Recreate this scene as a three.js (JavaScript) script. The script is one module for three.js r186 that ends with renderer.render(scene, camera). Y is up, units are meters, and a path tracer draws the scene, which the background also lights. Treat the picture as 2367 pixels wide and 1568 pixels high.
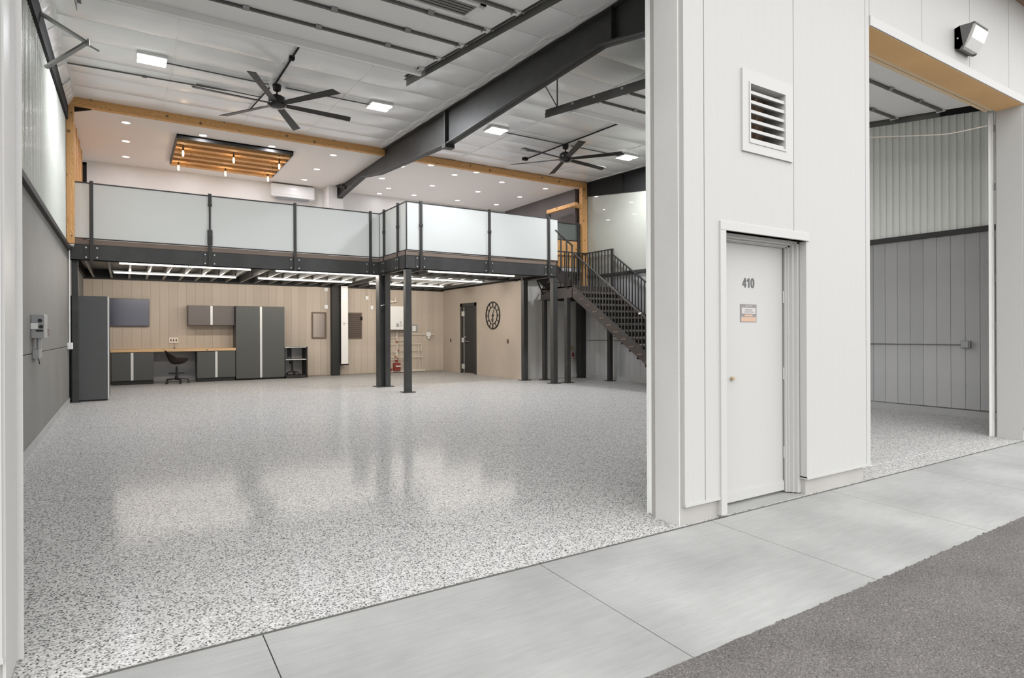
import * as THREE from 'three';
import { mergeGeometries } from 'three/addons/utils/BufferGeometryUtils.js';
import { RoundedBoxGeometry } from 'three/addons/geometries/RoundedBoxGeometry.js';
import { RectAreaLightUniformsLib } from 'three/addons/lights/RectAreaLightUniformsLib.js';
import { FontLoader } from 'three/addons/loaders/FontLoader.js';
import { TextGeometry } from 'three/addons/geometries/TextGeometry.js';

// ---------------------------------------------------------------- camera, sky, exposure
RectAreaLightUniformsLib.init();
const scene = new THREE.Scene();
const IW = 2367, IH = 1568, FOCAL = 1403.88;
const camera = new THREE.PerspectiveCamera(2 * Math.atan(IH / 2 / FOCAL) * 180 / Math.PI, IW / IH, 0.05, 200);
camera.position.set(0, 1.4, 0);
camera.rotation.order = 'YXZ';
camera.rotation.set(0, -0.56714567, -0.00397067);
camera.setViewOffset(IW, IH, 0, 13.93, IW, IH);          // the lens is shifted a little downwards
scene.add(camera);
const renderer = new THREE.WebGLRenderer({ antialias: true });
renderer.toneMapping = THREE.LinearToneMapping;
renderer.toneMappingExposure = 1.0;
renderer.shadowMap.enabled = true;
const SKY = 3.0, PANEL_LIGHT = 262, TUBE_LIGHT = 66, DOWN_LIGHT = 165, BULB_LIGHT = 0.16;
{                                                         // overcast sky: grey, somewhat brighter overhead
  const w = 64, h = 32, d = new Float32Array(w * h * 4);
  for (let j = 0; j < h; j++) for (let i = 0; i < w; i++) {
    const e = ((j + 0.5) / h - 0.5) * Math.PI, k = (j * w + i) * 4;
    const L = e > 0 ? 0.9 + 0.15 * Math.sin(e) : 0.5;
    d[k] = L * 1.0; d[k + 1] = L * 1.005; d[k + 2] = L * 1.015; d[k + 3] = 1;
  }
  const t = new THREE.DataTexture(d, w, h, THREE.RGBAFormat, THREE.FloatType);
  t.mapping = THREE.EquirectangularReflectionMapping; t.magFilter = THREE.LinearFilter; t.needsUpdate = true;
  scene.background = t; scene.environment = t;
  scene.backgroundIntensity = SKY; scene.environmentIntensity = SKY;
}

// ---------------------------------------------------------------- helpers
let seed = 20240607;
const rnd = () => { seed = (seed * 1664525 + 1013904223) >>> 0; return seed / 4294967296; };
const rr = (a, b) => a + (b - a) * rnd();
const names = new Map();
function numbered(n) { const k = names.get(n) || 0; names.set(n, k + 1); return k ? n + '_' + String(k).padStart(3, '0') : n; }
const V = (x, y, z) => new THREE.Vector3(x, y, z);
function metric(g) {                                      // plain attributes and uv in metres, by the side each face looks to
  g = g.index ? g.toNonIndexed() : g;
  for (const k of Object.keys(g.attributes)) if (!['position', 'normal'].includes(k)) g.deleteAttribute(k);
  if (!g.attributes.normal) g.computeVertexNormals();
  const p = g.attributes.position, uv = new Float32Array(p.count * 2), a = V(), b = V(), c = V(), n = V();
  for (let i = 0; i < p.count; i += 3) {
    a.fromBufferAttribute(p, i); b.fromBufferAttribute(p, i + 1); c.fromBufferAttribute(p, i + 2);
    n.copy(b).sub(a).cross(c.clone().sub(a));
    const ax = Math.abs(n.x), ay = Math.abs(n.y), az = Math.abs(n.z);
    [a, b, c].forEach((q, k) => {
      const o = (i + k) * 2;
      if (ay >= ax && ay >= az) { uv[o] = q.x; uv[o + 1] = -q.z; } else if (ax >= az) { uv[o] = q.z; uv[o + 1] = q.y; } else { uv[o] = q.x; uv[o + 1] = q.y; }
    });
  }
  g.setAttribute('uv', new THREE.BufferAttribute(uv, 2));
  g.morphAttributes = {}; g.clearGroups();
  return g;
}
const join = (gs) => { gs = [].concat(gs).map(metric); return gs.length > 1 ? mergeGeometries(gs) : gs[0]; };
const bx = (x0, x1, y0, y1, z0, z1) => new THREE.BoxGeometry(Math.abs(x1 - x0), Math.abs(y1 - y0), Math.abs(z1 - z0)).translate((x0 + x1) / 2, (y0 + y1) / 2, (z0 + z1) / 2);
const rb = (x0, x1, y0, y1, z0, z1, r = 0.006) => { const a = Math.abs(x1 - x0), b = Math.abs(y1 - y0), c = Math.abs(z1 - z0); return new RoundedBoxGeometry(a, b, c, 2, Math.min(r, a * 0.49, b * 0.49, c * 0.49)).translate((x0 + x1) / 2, (y0 + y1) / 2, (z0 + z1) / 2); };
function tb(pts, r, seg = 8, closed = false) {            // a pipe through points
  const v = pts.map((p) => V(...p));
  const path = v.length === 2 ? new THREE.LineCurve3(v[0], v[1]) : new THREE.CatmullRomCurve3(v, closed, 'catmullrom', 0.2);
  return new THREE.TubeGeometry(path, v.length === 2 ? 1 : v.length * 8, r, seg, closed);
}
function rod(a, b, w, h = w) {                            // a square bar from a to b
  const A = V(...a), B = V(...b), L = A.distanceTo(B), g = new THREE.BoxGeometry(w, h, L);
  const m = new THREE.Matrix4().lookAt(A, B, Math.abs(B.y - A.y) > 0.95 * L ? V(1, 0, 0) : V(0, 1, 0));
  g.applyMatrix4(m); return g.translate((A.x + B.x) / 2, (A.y + B.y) / 2, (A.z + B.z) / 2);
}
const cy = (x, y, z, r, h, axis = 'y', r2 = r, seg = 20) => { const g = new THREE.CylinderGeometry(r, r2, h, seg); if (axis === 'x') g.rotateZ(Math.PI / 2); if (axis === 'z') g.rotateX(Math.PI / 2); return g.translate(x, y, z); };
// an outline in (x,y), pushed along z from z0 to z1
function ext(pts, z0, z1, holes = []) {
  const s = new THREE.Shape(pts.map((p) => new THREE.Vector2(...p)));
  for (const h of holes) s.holes.push(new THREE.Path(h.map((p) => new THREE.Vector2(...p))));
  return new THREE.ExtrudeGeometry(s, { depth: z1 - z0, bevelEnabled: false }).translate(0, 0, z0);
}
// an outline in (z,y), pushed along x from x0 to x1
function extX(pts, x0, x1) {
  const g = ext(pts.map(([z, y]) => [-z, y]), x0, x1);    // (-z, y, x)
  return g.applyMatrix4(new THREE.Matrix4().set(0, 0, 1, 0, 0, 1, 0, 0, -1, 0, 0, 0, 0, 0, 0, 1));
}
const rect = (x0, x1, y0, y1) => [[x0, y0], [x1, y0], [x1, y1], [x0, y1]];
function shadowed(m) { m.castShadow = true; m.receiveShadow = true; return m; }
function mesh(name, geos, mat, parent = null) {           // geos in world coordinates
  const g = join(geos), m = shadowed(new THREE.Mesh(g, mat));
  m.name = parent ? name : numbered(name);
  if (parent) { const o = V(); for (let q = parent; q && q !== scene; q = q.parent) o.add(q.position); g.translate(-o.x, -o.y, -o.z); parent.add(m); } else scene.add(m);
  return m;
}
function group(name, [x, y, z], parent = scene) { const g = new THREE.Group(); g.name = parent === scene ? numbered(name) : name; g.position.set(x, y, z); parent.add(g); return g; }
function tag(o, label, category, grp) { o.userData.label = label; o.userData.category = category; o.userData.kind = 'thing'; if (grp) o.userData.group = grp; return o; }
const thing = (name, label, category, at = [0, 0, 0], grp) => tag(group(name, at), label, category, grp);
const whole = (name, label, category, geos, mat, grp) => tag(mesh(name, geos, mat), label, category, grp);
function struct(o, label) { o.userData.kind = 'structure'; if (label) o.userData.label = label; return o; }
function copy(o, at, label, grp) { const c = o.clone(); c.name = numbered(o.name.replace(/_\d{3}$/, '')); c.userData = { ...o.userData }; if (at) c.position.set(...at); if (label) c.userData.label = label; if (grp) c.userData.group = grp; scene.add(c); return c; }
function areaLight(color, intensity, w, h, at, rx = -Math.PI / 2, ry = 0) { const l = new THREE.RectAreaLight(color, intensity, w, h); l.position.set(...at); l.rotation.set(rx, ry, 0); l.name = 'lamp_light'; return l; }

// ---------------------------------------------------------------- textures
function tex(w, h, size, fill, srgb = true) {             // size: metres that one repeat covers
  const d = new Uint8Array(w * h * 4); fill(d, w, h);
  const t = new THREE.DataTexture(d, w, h); t.wrapS = t.wrapT = THREE.RepeatWrapping; t.magFilter = THREE.LinearFilter; t.minFilter = THREE.LinearMipmapLinearFilter; t.generateMipmaps = true;
  if (srgb) t.colorSpace = THREE.SRGBColorSpace;
  t.repeat.set(1 / size[0], 1 / size[1]); t.needsUpdate = true; return t;
}
const hash = (x, y, s = 0) => { let h = (x * 374761393 + y * 668265263 + s * 2147483647) | 0; h = Math.imul(h ^ (h >>> 13), 1274126177); return ((h ^ (h >>> 16)) >>> 0) / 4294967296; };
function noise(x, y, per, s) {                            // tileable value noise, per cells in one repeat
  const xi = Math.floor(x), yi = Math.floor(y), f = x - xi, g = y - yi, u = f * f * (3 - 2 * f), v = g * g * (3 - 2 * g), m = (n) => ((n % per) + per) % per;
  const a = hash(m(xi), m(yi), s), b = hash(m(xi + 1), m(yi), s), c = hash(m(xi), m(yi + 1), s), e = hash(m(xi + 1), m(yi + 1), s);
  return a + (b - a) * u + (c - a) * v + (a - b - c + e) * u * v;
}
const fbm = (u, v, base, oct, s) => { let t = 0, a = 0.5, p = base; for (let i = 0; i < oct; i++) { t += a * noise(u * p, v * p, p, s + i); a /= 2; p *= 2; } return t; };
const put = (d, k, r, g, b) => { d[k] = r; d[k + 1] = g; d[k + 2] = b; d[k + 3] = 255; };
const grey = (w, h, size, f, srgb = true) => tex(w, h, size, (d) => { for (let j = 0; j < h; j++) for (let i = 0; i < w; i++) { const c = Math.max(0, Math.min(255, f((i + 0.5) / w, (j + 0.5) / h, i, j))); put(d, (j * w + i) * 4, c, c, c); } }, srgb);

const flakeMap = tex(2048, 2048, [2.3, 2.3], (d, w, h) => {            // chips of vinyl flake broadcast in a clear coat
  const N = 290, cell = w / N, col = (q) => (q < 0.45 ? 214 : q < 0.66 ? 238 : q < 0.80 ? 190 : q < 0.92 ? 140 : 92);
  for (let j = 0; j < h; j++) for (let i = 0; i < w; i++) {
    const ci = Math.floor(i / cell), cj = Math.floor(j / cell); let best = 1e9, c = 0;
    for (let b = -1; b <= 1; b++) for (let a = -1; a <= 1; a++) {
      const x = ci + a, y = cj + b, mx = (x + N) % N, my = (y + N) % N;
      const dx = i - (x + 0.15 + 0.7 * hash(mx, my, 1)) * cell, dy = j - (y + 0.15 + 0.7 * hash(mx, my, 2)) * cell, wt = 0.7 + 0.6 * hash(mx, my, 4), q = (dx * dx + dy * dy) * wt;
      if (q < best) { best = q; c = col(hash(mx, my, 3)) + (hash(mx, my, 5) - 0.5) * 16; }
    }
    put(d, (j * w + i) * 4, c, c, c * 0.995);
  }
});
const slabMap = tex(1024, 1024, [2.6, 2.6], (d, w, h) => {
  for (let j = 0; j < h; j++) for (let i = 0; i < w; i++) {
    const u = i / w, v = j / h, f = fbm(u, v, 5, 5, 11), b = noise(u * 14, v * 150, 14 * 150, 21) * 0.5 + noise(u * 26, v * 260, 26 * 260, 22) * 0.5;
    const c = 205 + (f - 0.48) * 44 + (b - 0.5) * 13 + (hash(i, j, 9) - 0.5) * 6;
    put(d, (j * w + i) * 4, c, c, c - 1);
  }
});
const asphaltMap = tex(1024, 1024, [1.6, 1.6], (d, w, h) => {
  for (let j = 0; j < h; j++) for (let i = 0; i < w; i++) {
    const u = i / w, v = j / h, f = fbm(u, v, 6, 3, 31), s = noise(i / 4.0, j / 4.0, 256, 33), q = noise(i / 2.0, j / 2.0, 512, 34);
    let c = 132 + (f - 0.45) * 26 + (s - 0.5) * 42 + (q - 0.5) * 30; if (s > 0.9) c += 26; if (s < 0.08) c -= 26;
    put(d, (j * w + i) * 4, c + 1, c - 1, c - 2);
  }
});
const asphaltBump = grey(512, 512, [0.8, 0.8], (u, v, i, j) => 128 + (noise(i / 4, j / 4, 128, 41) - 0.5) * 220, false);
const sidingBump = grey(512, 256, [0.61, 0.61], (u, v, i) => { const g = (u * 6) % 1; return (g < 0.07 ? 90 : 200) + (noise(u * 90, v * 4, 360, 51) - 0.5) * 60; }, false);
const wood = (a, b, s) => tex(1024, 256, [2.4, 0.6], (d, w, h) => {      // grain runs along u
  for (let j = 0; j < h; j++) for (let i = 0; i < w; i++) {
    const u = i / w, v = j / h, warp = fbm(u, v, 4, 3, s) * 1.6, g = 0.5 + 0.5 * Math.sin((v * 26 + warp * 7) * 6.283), f = noise(u * 40, v * 220, 8800, s + 5);
    let t = 0.25 + 0.4 * g + 0.35 * f + (Math.floor(v * 4) % 2) * 0.12; let k = 1;
    for (let n = 0; n < 16; n++) { const kx = hash(n, s, 61), ky = hash(n, s, 62), r = 0.006 + 0.008 * hash(n, s, 63), q = Math.hypot((u - kx) * 2.4, (v - ky) * 0.6) / r / 1.6; if (q < 2.2) k = Math.min(k, 0.42 + 0.26 * q); }
    t = Math.max(0, Math.min(1, t));
    put(d, (j * w + i) * 4, (a[0] + (b[0] - a[0]) * t) * k, (a[1] + (b[1] - a[1]) * t) * k, (a[2] + (b[2] - a[2]) * t) * k);
  }
});
const pineMap = wood([176, 122, 68], [226, 178, 118], 3);
const pineUp = pineMap.clone(); pineUp.rotation = Math.PI / 2; pineUp.needsUpdate = true;
const mapleMap = wood([206, 168, 122], [224, 190, 146], 7);
const softMap = grey(512, 512, [3, 3], (u, v, i, j) => 238 + (fbm(u, v, 4, 4, 71) - 0.48) * 26 + (hash(i, j, 72) - 0.5) * 5);
const wrinkle = grey(512, 512, [1.5, 1.5], (u, v) => { const f = fbm(u, v, 3, 5, 81), r = Math.abs(fbm(u + 0.3, v, 7, 4, 84) - 0.48) * 3.2; return 60 + f * 150 + Math.min(1, r) * 60; }, false);
const steelMap = grey(512, 512, [1.4, 1.4], (u, v, i, j) => 214 + (fbm(u, v, 5, 5, 91) - 0.48) * 60 + (hash(i, j, 92) - 0.5) * 8);

// ---------------------------------------------------------------- materials
const std = (color, rough = 0.6, extra = {}) => new THREE.MeshStandardMaterial({ color: new THREE.Color(color), roughness: rough, ...extra });
const phy = (color, rough, extra) => new THREE.MeshPhysicalMaterial({ color: new THREE.Color(color), roughness: rough, ...extra });
const glow = (color, k, base = '#ffffff') => new THREE.MeshStandardMaterial({ color: new THREE.Color(base), emissive: new THREE.Color(color), emissiveIntensity: k, roughness: 0.5 });
const M = {
  flake: phy('#d4d3d1', 0.85, { map: flakeMap, specularIntensity: 0.35, clearcoat: 0.2, clearcoatRoughness: 0.14 }),
  slab: std('#b8b8b6', 0.9, { map: slabMap, bumpMap: slabMap, bumpScale: 0.0012 }),
  asphalt: std('#b7b3b1', 0.95, { map: asphaltMap, bumpMap: asphaltBump, bumpScale: 0.006 }),
  joint: std('#55534f', 0.95),
  siding: std('#afaeab', 0.62, { bumpMap: sidingBump, bumpScale: 0.0016 }),  // siding, trim, slab and asphalt colours darkened to offset the brightened sky
  white: std('#d2d1ce', 0.55, { map: softMap }),
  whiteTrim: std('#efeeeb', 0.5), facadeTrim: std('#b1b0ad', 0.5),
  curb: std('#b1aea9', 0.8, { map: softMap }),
  whiteMetal: phy('#e9e9e6', 0.38, { clearcoat: 0.2 }),
  doorSkin: phy('#f7f7f5', 0.45, { clearcoat: 0.15 }), strut: std('#fbfbf9', 0.5),
  galv: std('#b9bab8', 0.42, { metalness: 0.55, map: steelMap }),
  galvDark: std('#7d7d7a', 0.5, { metalness: 0.4, map: steelMap }),
  wallGrey: std('#83827e', 0.7, { map: softMap }),
  plankGrey: [std('#bababa', 0.7, { map: softMap }), std('#b6b6b6', 0.7, { map: softMap }), std('#bdbdbc', 0.7, { map: softMap })],
  wallGreyC: std('#b1b1af', 0.7, { map: softMap }),
  liner: phy('#d3d6ce', 0.42, { clearcoat: 0.3, clearcoatRoughness: 0.2 }),
  linerDaylit: phy('#f1f3ec', 0.4, { clearcoat: 0.3, clearcoatRoughness: 0.2 }), smoothSheet: phy('#b4b6ab', 0.5, { clearcoat: 0.2 }),  // liner lightened for daylight by the door, smooth sheet darkened near its lamp
  trimDark: std('#3b3a38', 0.6),
  black: std('#191918', 0.9),
  beige: [std('#d3c6b6', 0.75, { map: softMap }), std('#cfc2b2', 0.75, { map: softMap }), std('#d6c9b9', 0.75, { map: softMap })],
  closet: std('#cdc0b1', 0.8, { map: softMap }),
  closetFront: std('#e6e3dd', 0.8, { map: softMap }),
  drywall: std('#f6f4ef', 0.85, { map: softMap }),
  ceilingWhite: std('#e9e4dd', 0.85),
  upperDark: std('#6b6562', 0.8, { map: softMap }),
  vinyl: phy('#f8f8f7', 0.34, { bumpMap: wrinkle, bumpScale: 0.012, clearcoat: 0.8, clearcoatRoughness: 0.16, sheen: 0.8, sheenRoughness: 0.6, sheenColor: new THREE.Color('#ffffff') }),
  steel: std('#4d4d4b', 0.55, { map: steelMap, metalness: 0.15 }),
  steelDark: std('#2b2b2a', 0.55, { metalness: 0.15 }),
  railSteel: std('#3a3937', 0.5, { metalness: 0.2 }),
  stairSteel: std('#3e3836', 0.5, { metalness: 0.25 }),
  tread: std('#6f6963', 0.6, { metalness: 0.3 }),
  bolt: std('#d9d9d6', 0.35, { metalness: 0.7 }),
  pine: std('#ffffff', 0.62, { map: pineMap }),
  pineUp: std('#ffffff', 0.62, { map: pineUp }),
  pineWarm: std('#f3d9b8', 0.6, { map: pineMap }),
  maple: std('#ffffff', 0.5, { map: mapleMap }),
  deckEdge: std('#d6d4d1', 0.8), deckRim: std('#85766a', 0.85, { map: softMap }),
  soffitTan: std('#ffcf92', 0.7, { map: softMap }),
  glass: phy('#eaedea', 0.55, { transmission: 0.34, thickness: 0, ior: 1.5, clearcoat: 1, clearcoatRoughness: 0.03 }),
  glassClear: phy('#c9d0cc', 0.05, { transmission: 0.85, thickness: 0, ior: 1.5 }),
  fan: std('#2a2826', 0.42, { metalness: 0.3 }),
  fanHub: phy('#1f1e1d', 0.25, { metalness: 0.5, clearcoat: 0.5 }),
  cabinet: std('#545654', 0.55),
  cabinetWarm: std('#6a6461', 0.55),
  cabinetDark: std('#2e2e2d', 0.6),
  alu: std('#dcdcd9', 0.35, { metalness: 0.35 }),
  screen: phy('#35364a', 0.22, { clearcoat: 0.6, clearcoatRoughness: 0.1 }),
  screenEdge: std('#3a3a3e', 0.4),
  leather: std('#2b211d', 0.5),
  blackPlastic: std('#1d1d1d', 0.45),
  brown: std('#6a5a4d', 0.6),
  red: std('#8c3a30', 0.6),
  copper: std('#b26f4e', 0.35, { metalness: 0.6 }),
  pex: std('#e6dfd2', 0.5),
  greyBox: std('#a4a6a5', 0.45, { metalness: 0.2 }),
  mirror: phy('#8f8378', 0.12, { metalness: 0.6 }),
  lensOff: phy('#b9b6b0', 0.25, { clearcoat: 1, clearcoatRoughness: 0.08 }),
  lampBody: std('#5c5b5a', 0.55),
  ink: std('#5b5b5a', 0.6),
  signGrey: std('#7d7a79', 0.6), signPeach: std('#b89a84', 0.6), signWhite: std('#b5b1af', 0.6), yellow: std('#d3b251', 0.6),
  glowPanel: glow('#ffffff', 2.4), glowTube: glow('#fffaf0', 2.6), glowDown: glow('#fff4e4', 2.6), glowBulb: glow('#ffd9a0', 2.6),
};

// ---------------------------------------------------------------- dimensions
const XL = -0.97, XR = 12.1, ZB = -20.5, ZF = -3.185, ZW = -3.214, ZI = -3.5, DECK = 3.37, CEIL = 5.9, ZU = -19.1, ZBEAM = -14.58;
const floorY = (z) => (z <= -13 ? 0 : z <= -3.2 ? -0.075 * (z + 13) / 9.8 : -0.075 - 0.03 * (z + 3.2));
const roofY = (z) => 6.06 + 0.0333 * (-14.58 - z);
const doorY = (z) => 4.58 + 0.128 * (-3.5 - z);
const JOINTS = [-2.735, -1.085, 0.565, 2.225, 3.86, 5.51, 7.16, 8.81, 10.46, 12.11, 13.76];

// ================================================================ SETTING
// floor slab, falling a little towards the doors, with the shallow saw cut under the door line
struct(mesh('floor', extX([[ZB - 0.2, 0], [-13, 0], [-3.512, floorY(-3.512)], [-3.509, floorY(-3.51) - 0.004], [-3.503, floorY(-3.5) - 0.004], [-3.5, floorY(-3.5)], [-3.203, floorY(-3.203)], [-3.203, -0.3], [ZB - 0.2, -0.3]], XL - 0.15, XR + 0.15), M.flake), 'speckled grey flake-coated garage floor');
struct(mesh('trim_1', bx(-6, 18, -0.2, -0.081, -3.203, -3.176), M.joint), 'dark expansion strip between floor and apron');
{
  const pav = struct(group('pavement', [0, 0, 0]), 'light broom-finished concrete apron along the facade');
  const top = (z) => floorY(z) - 0.001;
  for (let i = 0; i < JOINTS.length - 1; i++) {
    const a = JOINTS[i] + 0.003, b = JOINTS[i + 1] - 0.003, z0 = -3.176, z1 = -1.85;
    mesh('concrete_slab', extX([[z0, top(z0) - 0.004], [z0 + 0.004, top(z0)], [z1, top(z1)], [z1, -0.3], [z0, -0.3]], a, b), M.slab, pav);
  }
  mesh('joint_filler', bx(JOINTS[0], JOINTS[JOINTS.length - 1], -0.3, -0.135, -3.176, -1.9), M.joint, pav);
  // asphalt with a ragged edge over the concrete
  const pts = []; const x0 = -14, x1 = 26; let wob = 0;
  for (let x = x0; x <= x1; x += x > 1 && x < 7 ? 0.012 : 0.2) { wob = wob * 0.7 + rr(-0.003, 0.003); pts.push([x, 1.925 + 0.006 * Math.sin(x * 1.3) + wob + (rnd() < 0.08 ? rr(0.002, 0.014) : 0)]); }
  pts.push([x1, -30], [x0, -30]);
  const s = new THREE.Shape(pts.map((p) => new THREE.Vector2(...p)));
  const g = new THREE.ExtrudeGeometry(s, { depth: 0.1, bevelEnabled: false }).rotateX(-Math.PI / 2).translate(0, -0.208, 0);
  struct(mesh('road', g, M.asphalt), 'dark grey asphalt driveway in front of the concrete apron');
}
// ---- front wall: backing wall and curb, siding panels, header band, eave
const D1 = [-0.42, 3.56], D2 = [6.17, 10.2], HEAD = 4.461, TOP = 5.77, DOOR = [4.056, 5.17, 2.215];
{
  const w = struct(group('wall_front', [0, 0, 0]), 'white grooved siding facade with two open garage bays');
  const yb = -0.2, yt = 5.9;
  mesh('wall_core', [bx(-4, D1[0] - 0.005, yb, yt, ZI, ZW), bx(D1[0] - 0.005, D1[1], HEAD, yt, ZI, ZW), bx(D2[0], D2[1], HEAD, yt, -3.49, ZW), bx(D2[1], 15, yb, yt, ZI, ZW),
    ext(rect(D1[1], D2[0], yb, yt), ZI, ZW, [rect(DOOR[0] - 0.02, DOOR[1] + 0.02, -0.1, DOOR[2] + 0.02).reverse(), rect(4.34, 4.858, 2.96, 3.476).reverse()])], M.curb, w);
  const z0 = -3.25, g = 0.004, sy = 0.08, bev = 0.006;
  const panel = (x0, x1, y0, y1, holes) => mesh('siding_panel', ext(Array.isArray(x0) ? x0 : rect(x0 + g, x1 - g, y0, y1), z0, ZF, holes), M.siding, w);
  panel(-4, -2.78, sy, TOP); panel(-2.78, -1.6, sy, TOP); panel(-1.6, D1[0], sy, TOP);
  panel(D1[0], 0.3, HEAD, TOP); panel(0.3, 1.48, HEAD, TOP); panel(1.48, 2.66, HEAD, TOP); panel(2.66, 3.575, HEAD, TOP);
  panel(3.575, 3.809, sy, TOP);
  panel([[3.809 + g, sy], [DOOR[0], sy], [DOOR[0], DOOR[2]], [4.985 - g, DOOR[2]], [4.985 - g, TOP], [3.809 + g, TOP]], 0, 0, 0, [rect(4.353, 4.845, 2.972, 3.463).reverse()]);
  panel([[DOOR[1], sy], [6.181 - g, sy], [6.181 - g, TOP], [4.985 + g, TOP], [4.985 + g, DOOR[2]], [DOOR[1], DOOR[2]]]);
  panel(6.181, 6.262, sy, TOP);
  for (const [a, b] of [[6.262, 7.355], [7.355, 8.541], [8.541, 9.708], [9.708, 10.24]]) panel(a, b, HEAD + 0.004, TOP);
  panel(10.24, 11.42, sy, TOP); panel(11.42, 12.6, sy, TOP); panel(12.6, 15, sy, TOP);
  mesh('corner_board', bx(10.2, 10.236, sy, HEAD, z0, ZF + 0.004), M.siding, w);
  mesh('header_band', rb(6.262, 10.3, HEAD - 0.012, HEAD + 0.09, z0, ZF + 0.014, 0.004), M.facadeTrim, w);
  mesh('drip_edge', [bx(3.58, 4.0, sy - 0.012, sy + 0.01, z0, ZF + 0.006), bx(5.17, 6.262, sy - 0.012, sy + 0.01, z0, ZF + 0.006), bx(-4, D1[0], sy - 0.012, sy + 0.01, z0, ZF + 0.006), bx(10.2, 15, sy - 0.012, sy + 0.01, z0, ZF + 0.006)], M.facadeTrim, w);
  mesh('header_soffit', bx(6.262, D2[1], HEAD - 0.016, HEAD - 0.001, -3.488, ZF - 0.002), M.soffitTan, w);
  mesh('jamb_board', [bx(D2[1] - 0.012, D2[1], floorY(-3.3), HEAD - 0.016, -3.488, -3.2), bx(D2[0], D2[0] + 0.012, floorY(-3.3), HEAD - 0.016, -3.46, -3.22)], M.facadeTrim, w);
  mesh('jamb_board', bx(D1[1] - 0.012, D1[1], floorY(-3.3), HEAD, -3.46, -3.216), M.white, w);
  mesh('jamb_board', bx(D1[0] - 0.005, D1[0] + 0.006, -0.06, HEAD, -3.5, -3.2), M.facadeTrim, w);  // darker trim colour paints in the shade on this side face
  // casing boards round the entrance door
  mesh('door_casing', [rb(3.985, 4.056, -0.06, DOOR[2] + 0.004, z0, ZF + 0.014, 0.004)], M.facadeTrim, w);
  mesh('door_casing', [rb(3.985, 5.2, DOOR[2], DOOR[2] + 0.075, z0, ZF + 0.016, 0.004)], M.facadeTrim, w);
  mesh('eave_soffit', extX([[-3.25, 5.77], [-2.6, 5.77], [-2.6, 5.92], [-3.25, 5.96]], -4, 15), std('#8a6f57', 0.8), w);
}
// ---- side, back and roof
const eaveL = [[-3.5, 5.06], [-9.06, 5.331], [-14.6, 5.595], [-14.6, 5.87], [-9.84, 5.695], [-3.5, 5.47]];
const eaveR = [[-3.5, 4.97], [-6.2, 5.345], [-11.2, 5.2], [-14.6, 5.61], [-14.6, 6.02], [-3.5, 5.66]];
const lineAt = (pts, n) => (z) => { for (let i = 0; i < n - 1; i++) if (z <= pts[i][0] && z >= pts[i + 1][0]) { const t = (pts[i][0] - z) / (pts[i][0] - pts[i + 1][0]); return pts[i][1] + t * (pts[i + 1][1] - pts[i][1]); } return pts[n - 1][1]; };
function ribbed(x, dir, z0, z1, y0, topOf) {              // steel liner sheet with narrow upright ribs
  const rows = []; const rib = 0.115;
  for (let z = z0; z > z1; z -= rib) rows.push([z, 0], [z - rib * 0.42, 0], [z - rib * 0.5, 0.013], [z - rib * 0.72, 0.013], [z - rib * 0.8, 0]);
  rows.push([z1, 0]);
  const pos = [];
  for (let i = 0; i < rows.length - 1; i++) {
    const [za, da] = rows[i], [zb, db] = rows[i + 1], A = [x + dir * da, y0, za], B = [x + dir * db, y0, zb], C = [x + dir * db, topOf(zb), zb], D = [x + dir * da, topOf(za), za];
    if (dir > 0) pos.push(...A, ...B, ...C, ...A, ...C, ...D); else pos.push(...A, ...C, ...B, ...A, ...D, ...C);
  }
  const g = new THREE.BufferGeometry(); g.setAttribute('position', new THREE.Float32BufferAttribute(pos, 3)); g.computeVertexNormals();
  return g;
}
{
  const w = struct(group('wall_left', [0, 0, 0]), 'left side wall, grey panels below and ribbed white liner above');
  mesh('wall_core', bx(XL - 0.15, XL - 0.03, -0.2, 6.5, ZB - 0.15, ZI), M.wallGrey, w);
  mesh('lower_panel', rb(XL - 0.035, XL, 0.09, 1.163, ZB, ZI, 0.004), M.wallGrey, w);
  mesh('lower_panel', rb(XL - 0.035, XL, 1.173, 3.12, ZB, ZI, 0.004), M.wallGrey, w);  // gap between the two panels stands for the shadow of a raceway
  mesh('baseboard', extX([[ZB, -0.02], [ZI, -0.1], [ZI, 0.04], [-13, 0.1], [ZB, 0.1]], XL - 0.03, XL + 0.012), M.wallGreyC, w);
  mesh('trim_rail', rb(XL - 0.03, XL + 0.05, 3.1, 3.185, -15.3, ZI, 0.006), M.trimDark, w);
  mesh('liner_sheet', ribbed(XL, 1, ZI, -14.58, 3.18, (z) => lineAt(eaveL, 3)(z) + 0.03), M.liner, w);
  mesh('eave_beam', extX(eaveL, XL - 0.02, XL + 0.05), M.black, w);
  mesh('upper_panel', bx(XL - 0.03, XL, 3.1, 6.4, ZB, -14.6), M.drywall, w);
}
const planks = (parent, n, make, mats) => { for (let i = 0; i < n; i++) { const m = make(i); m.material = mats[Math.floor(rnd() * mats.length)]; parent.add(m); } };
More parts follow.
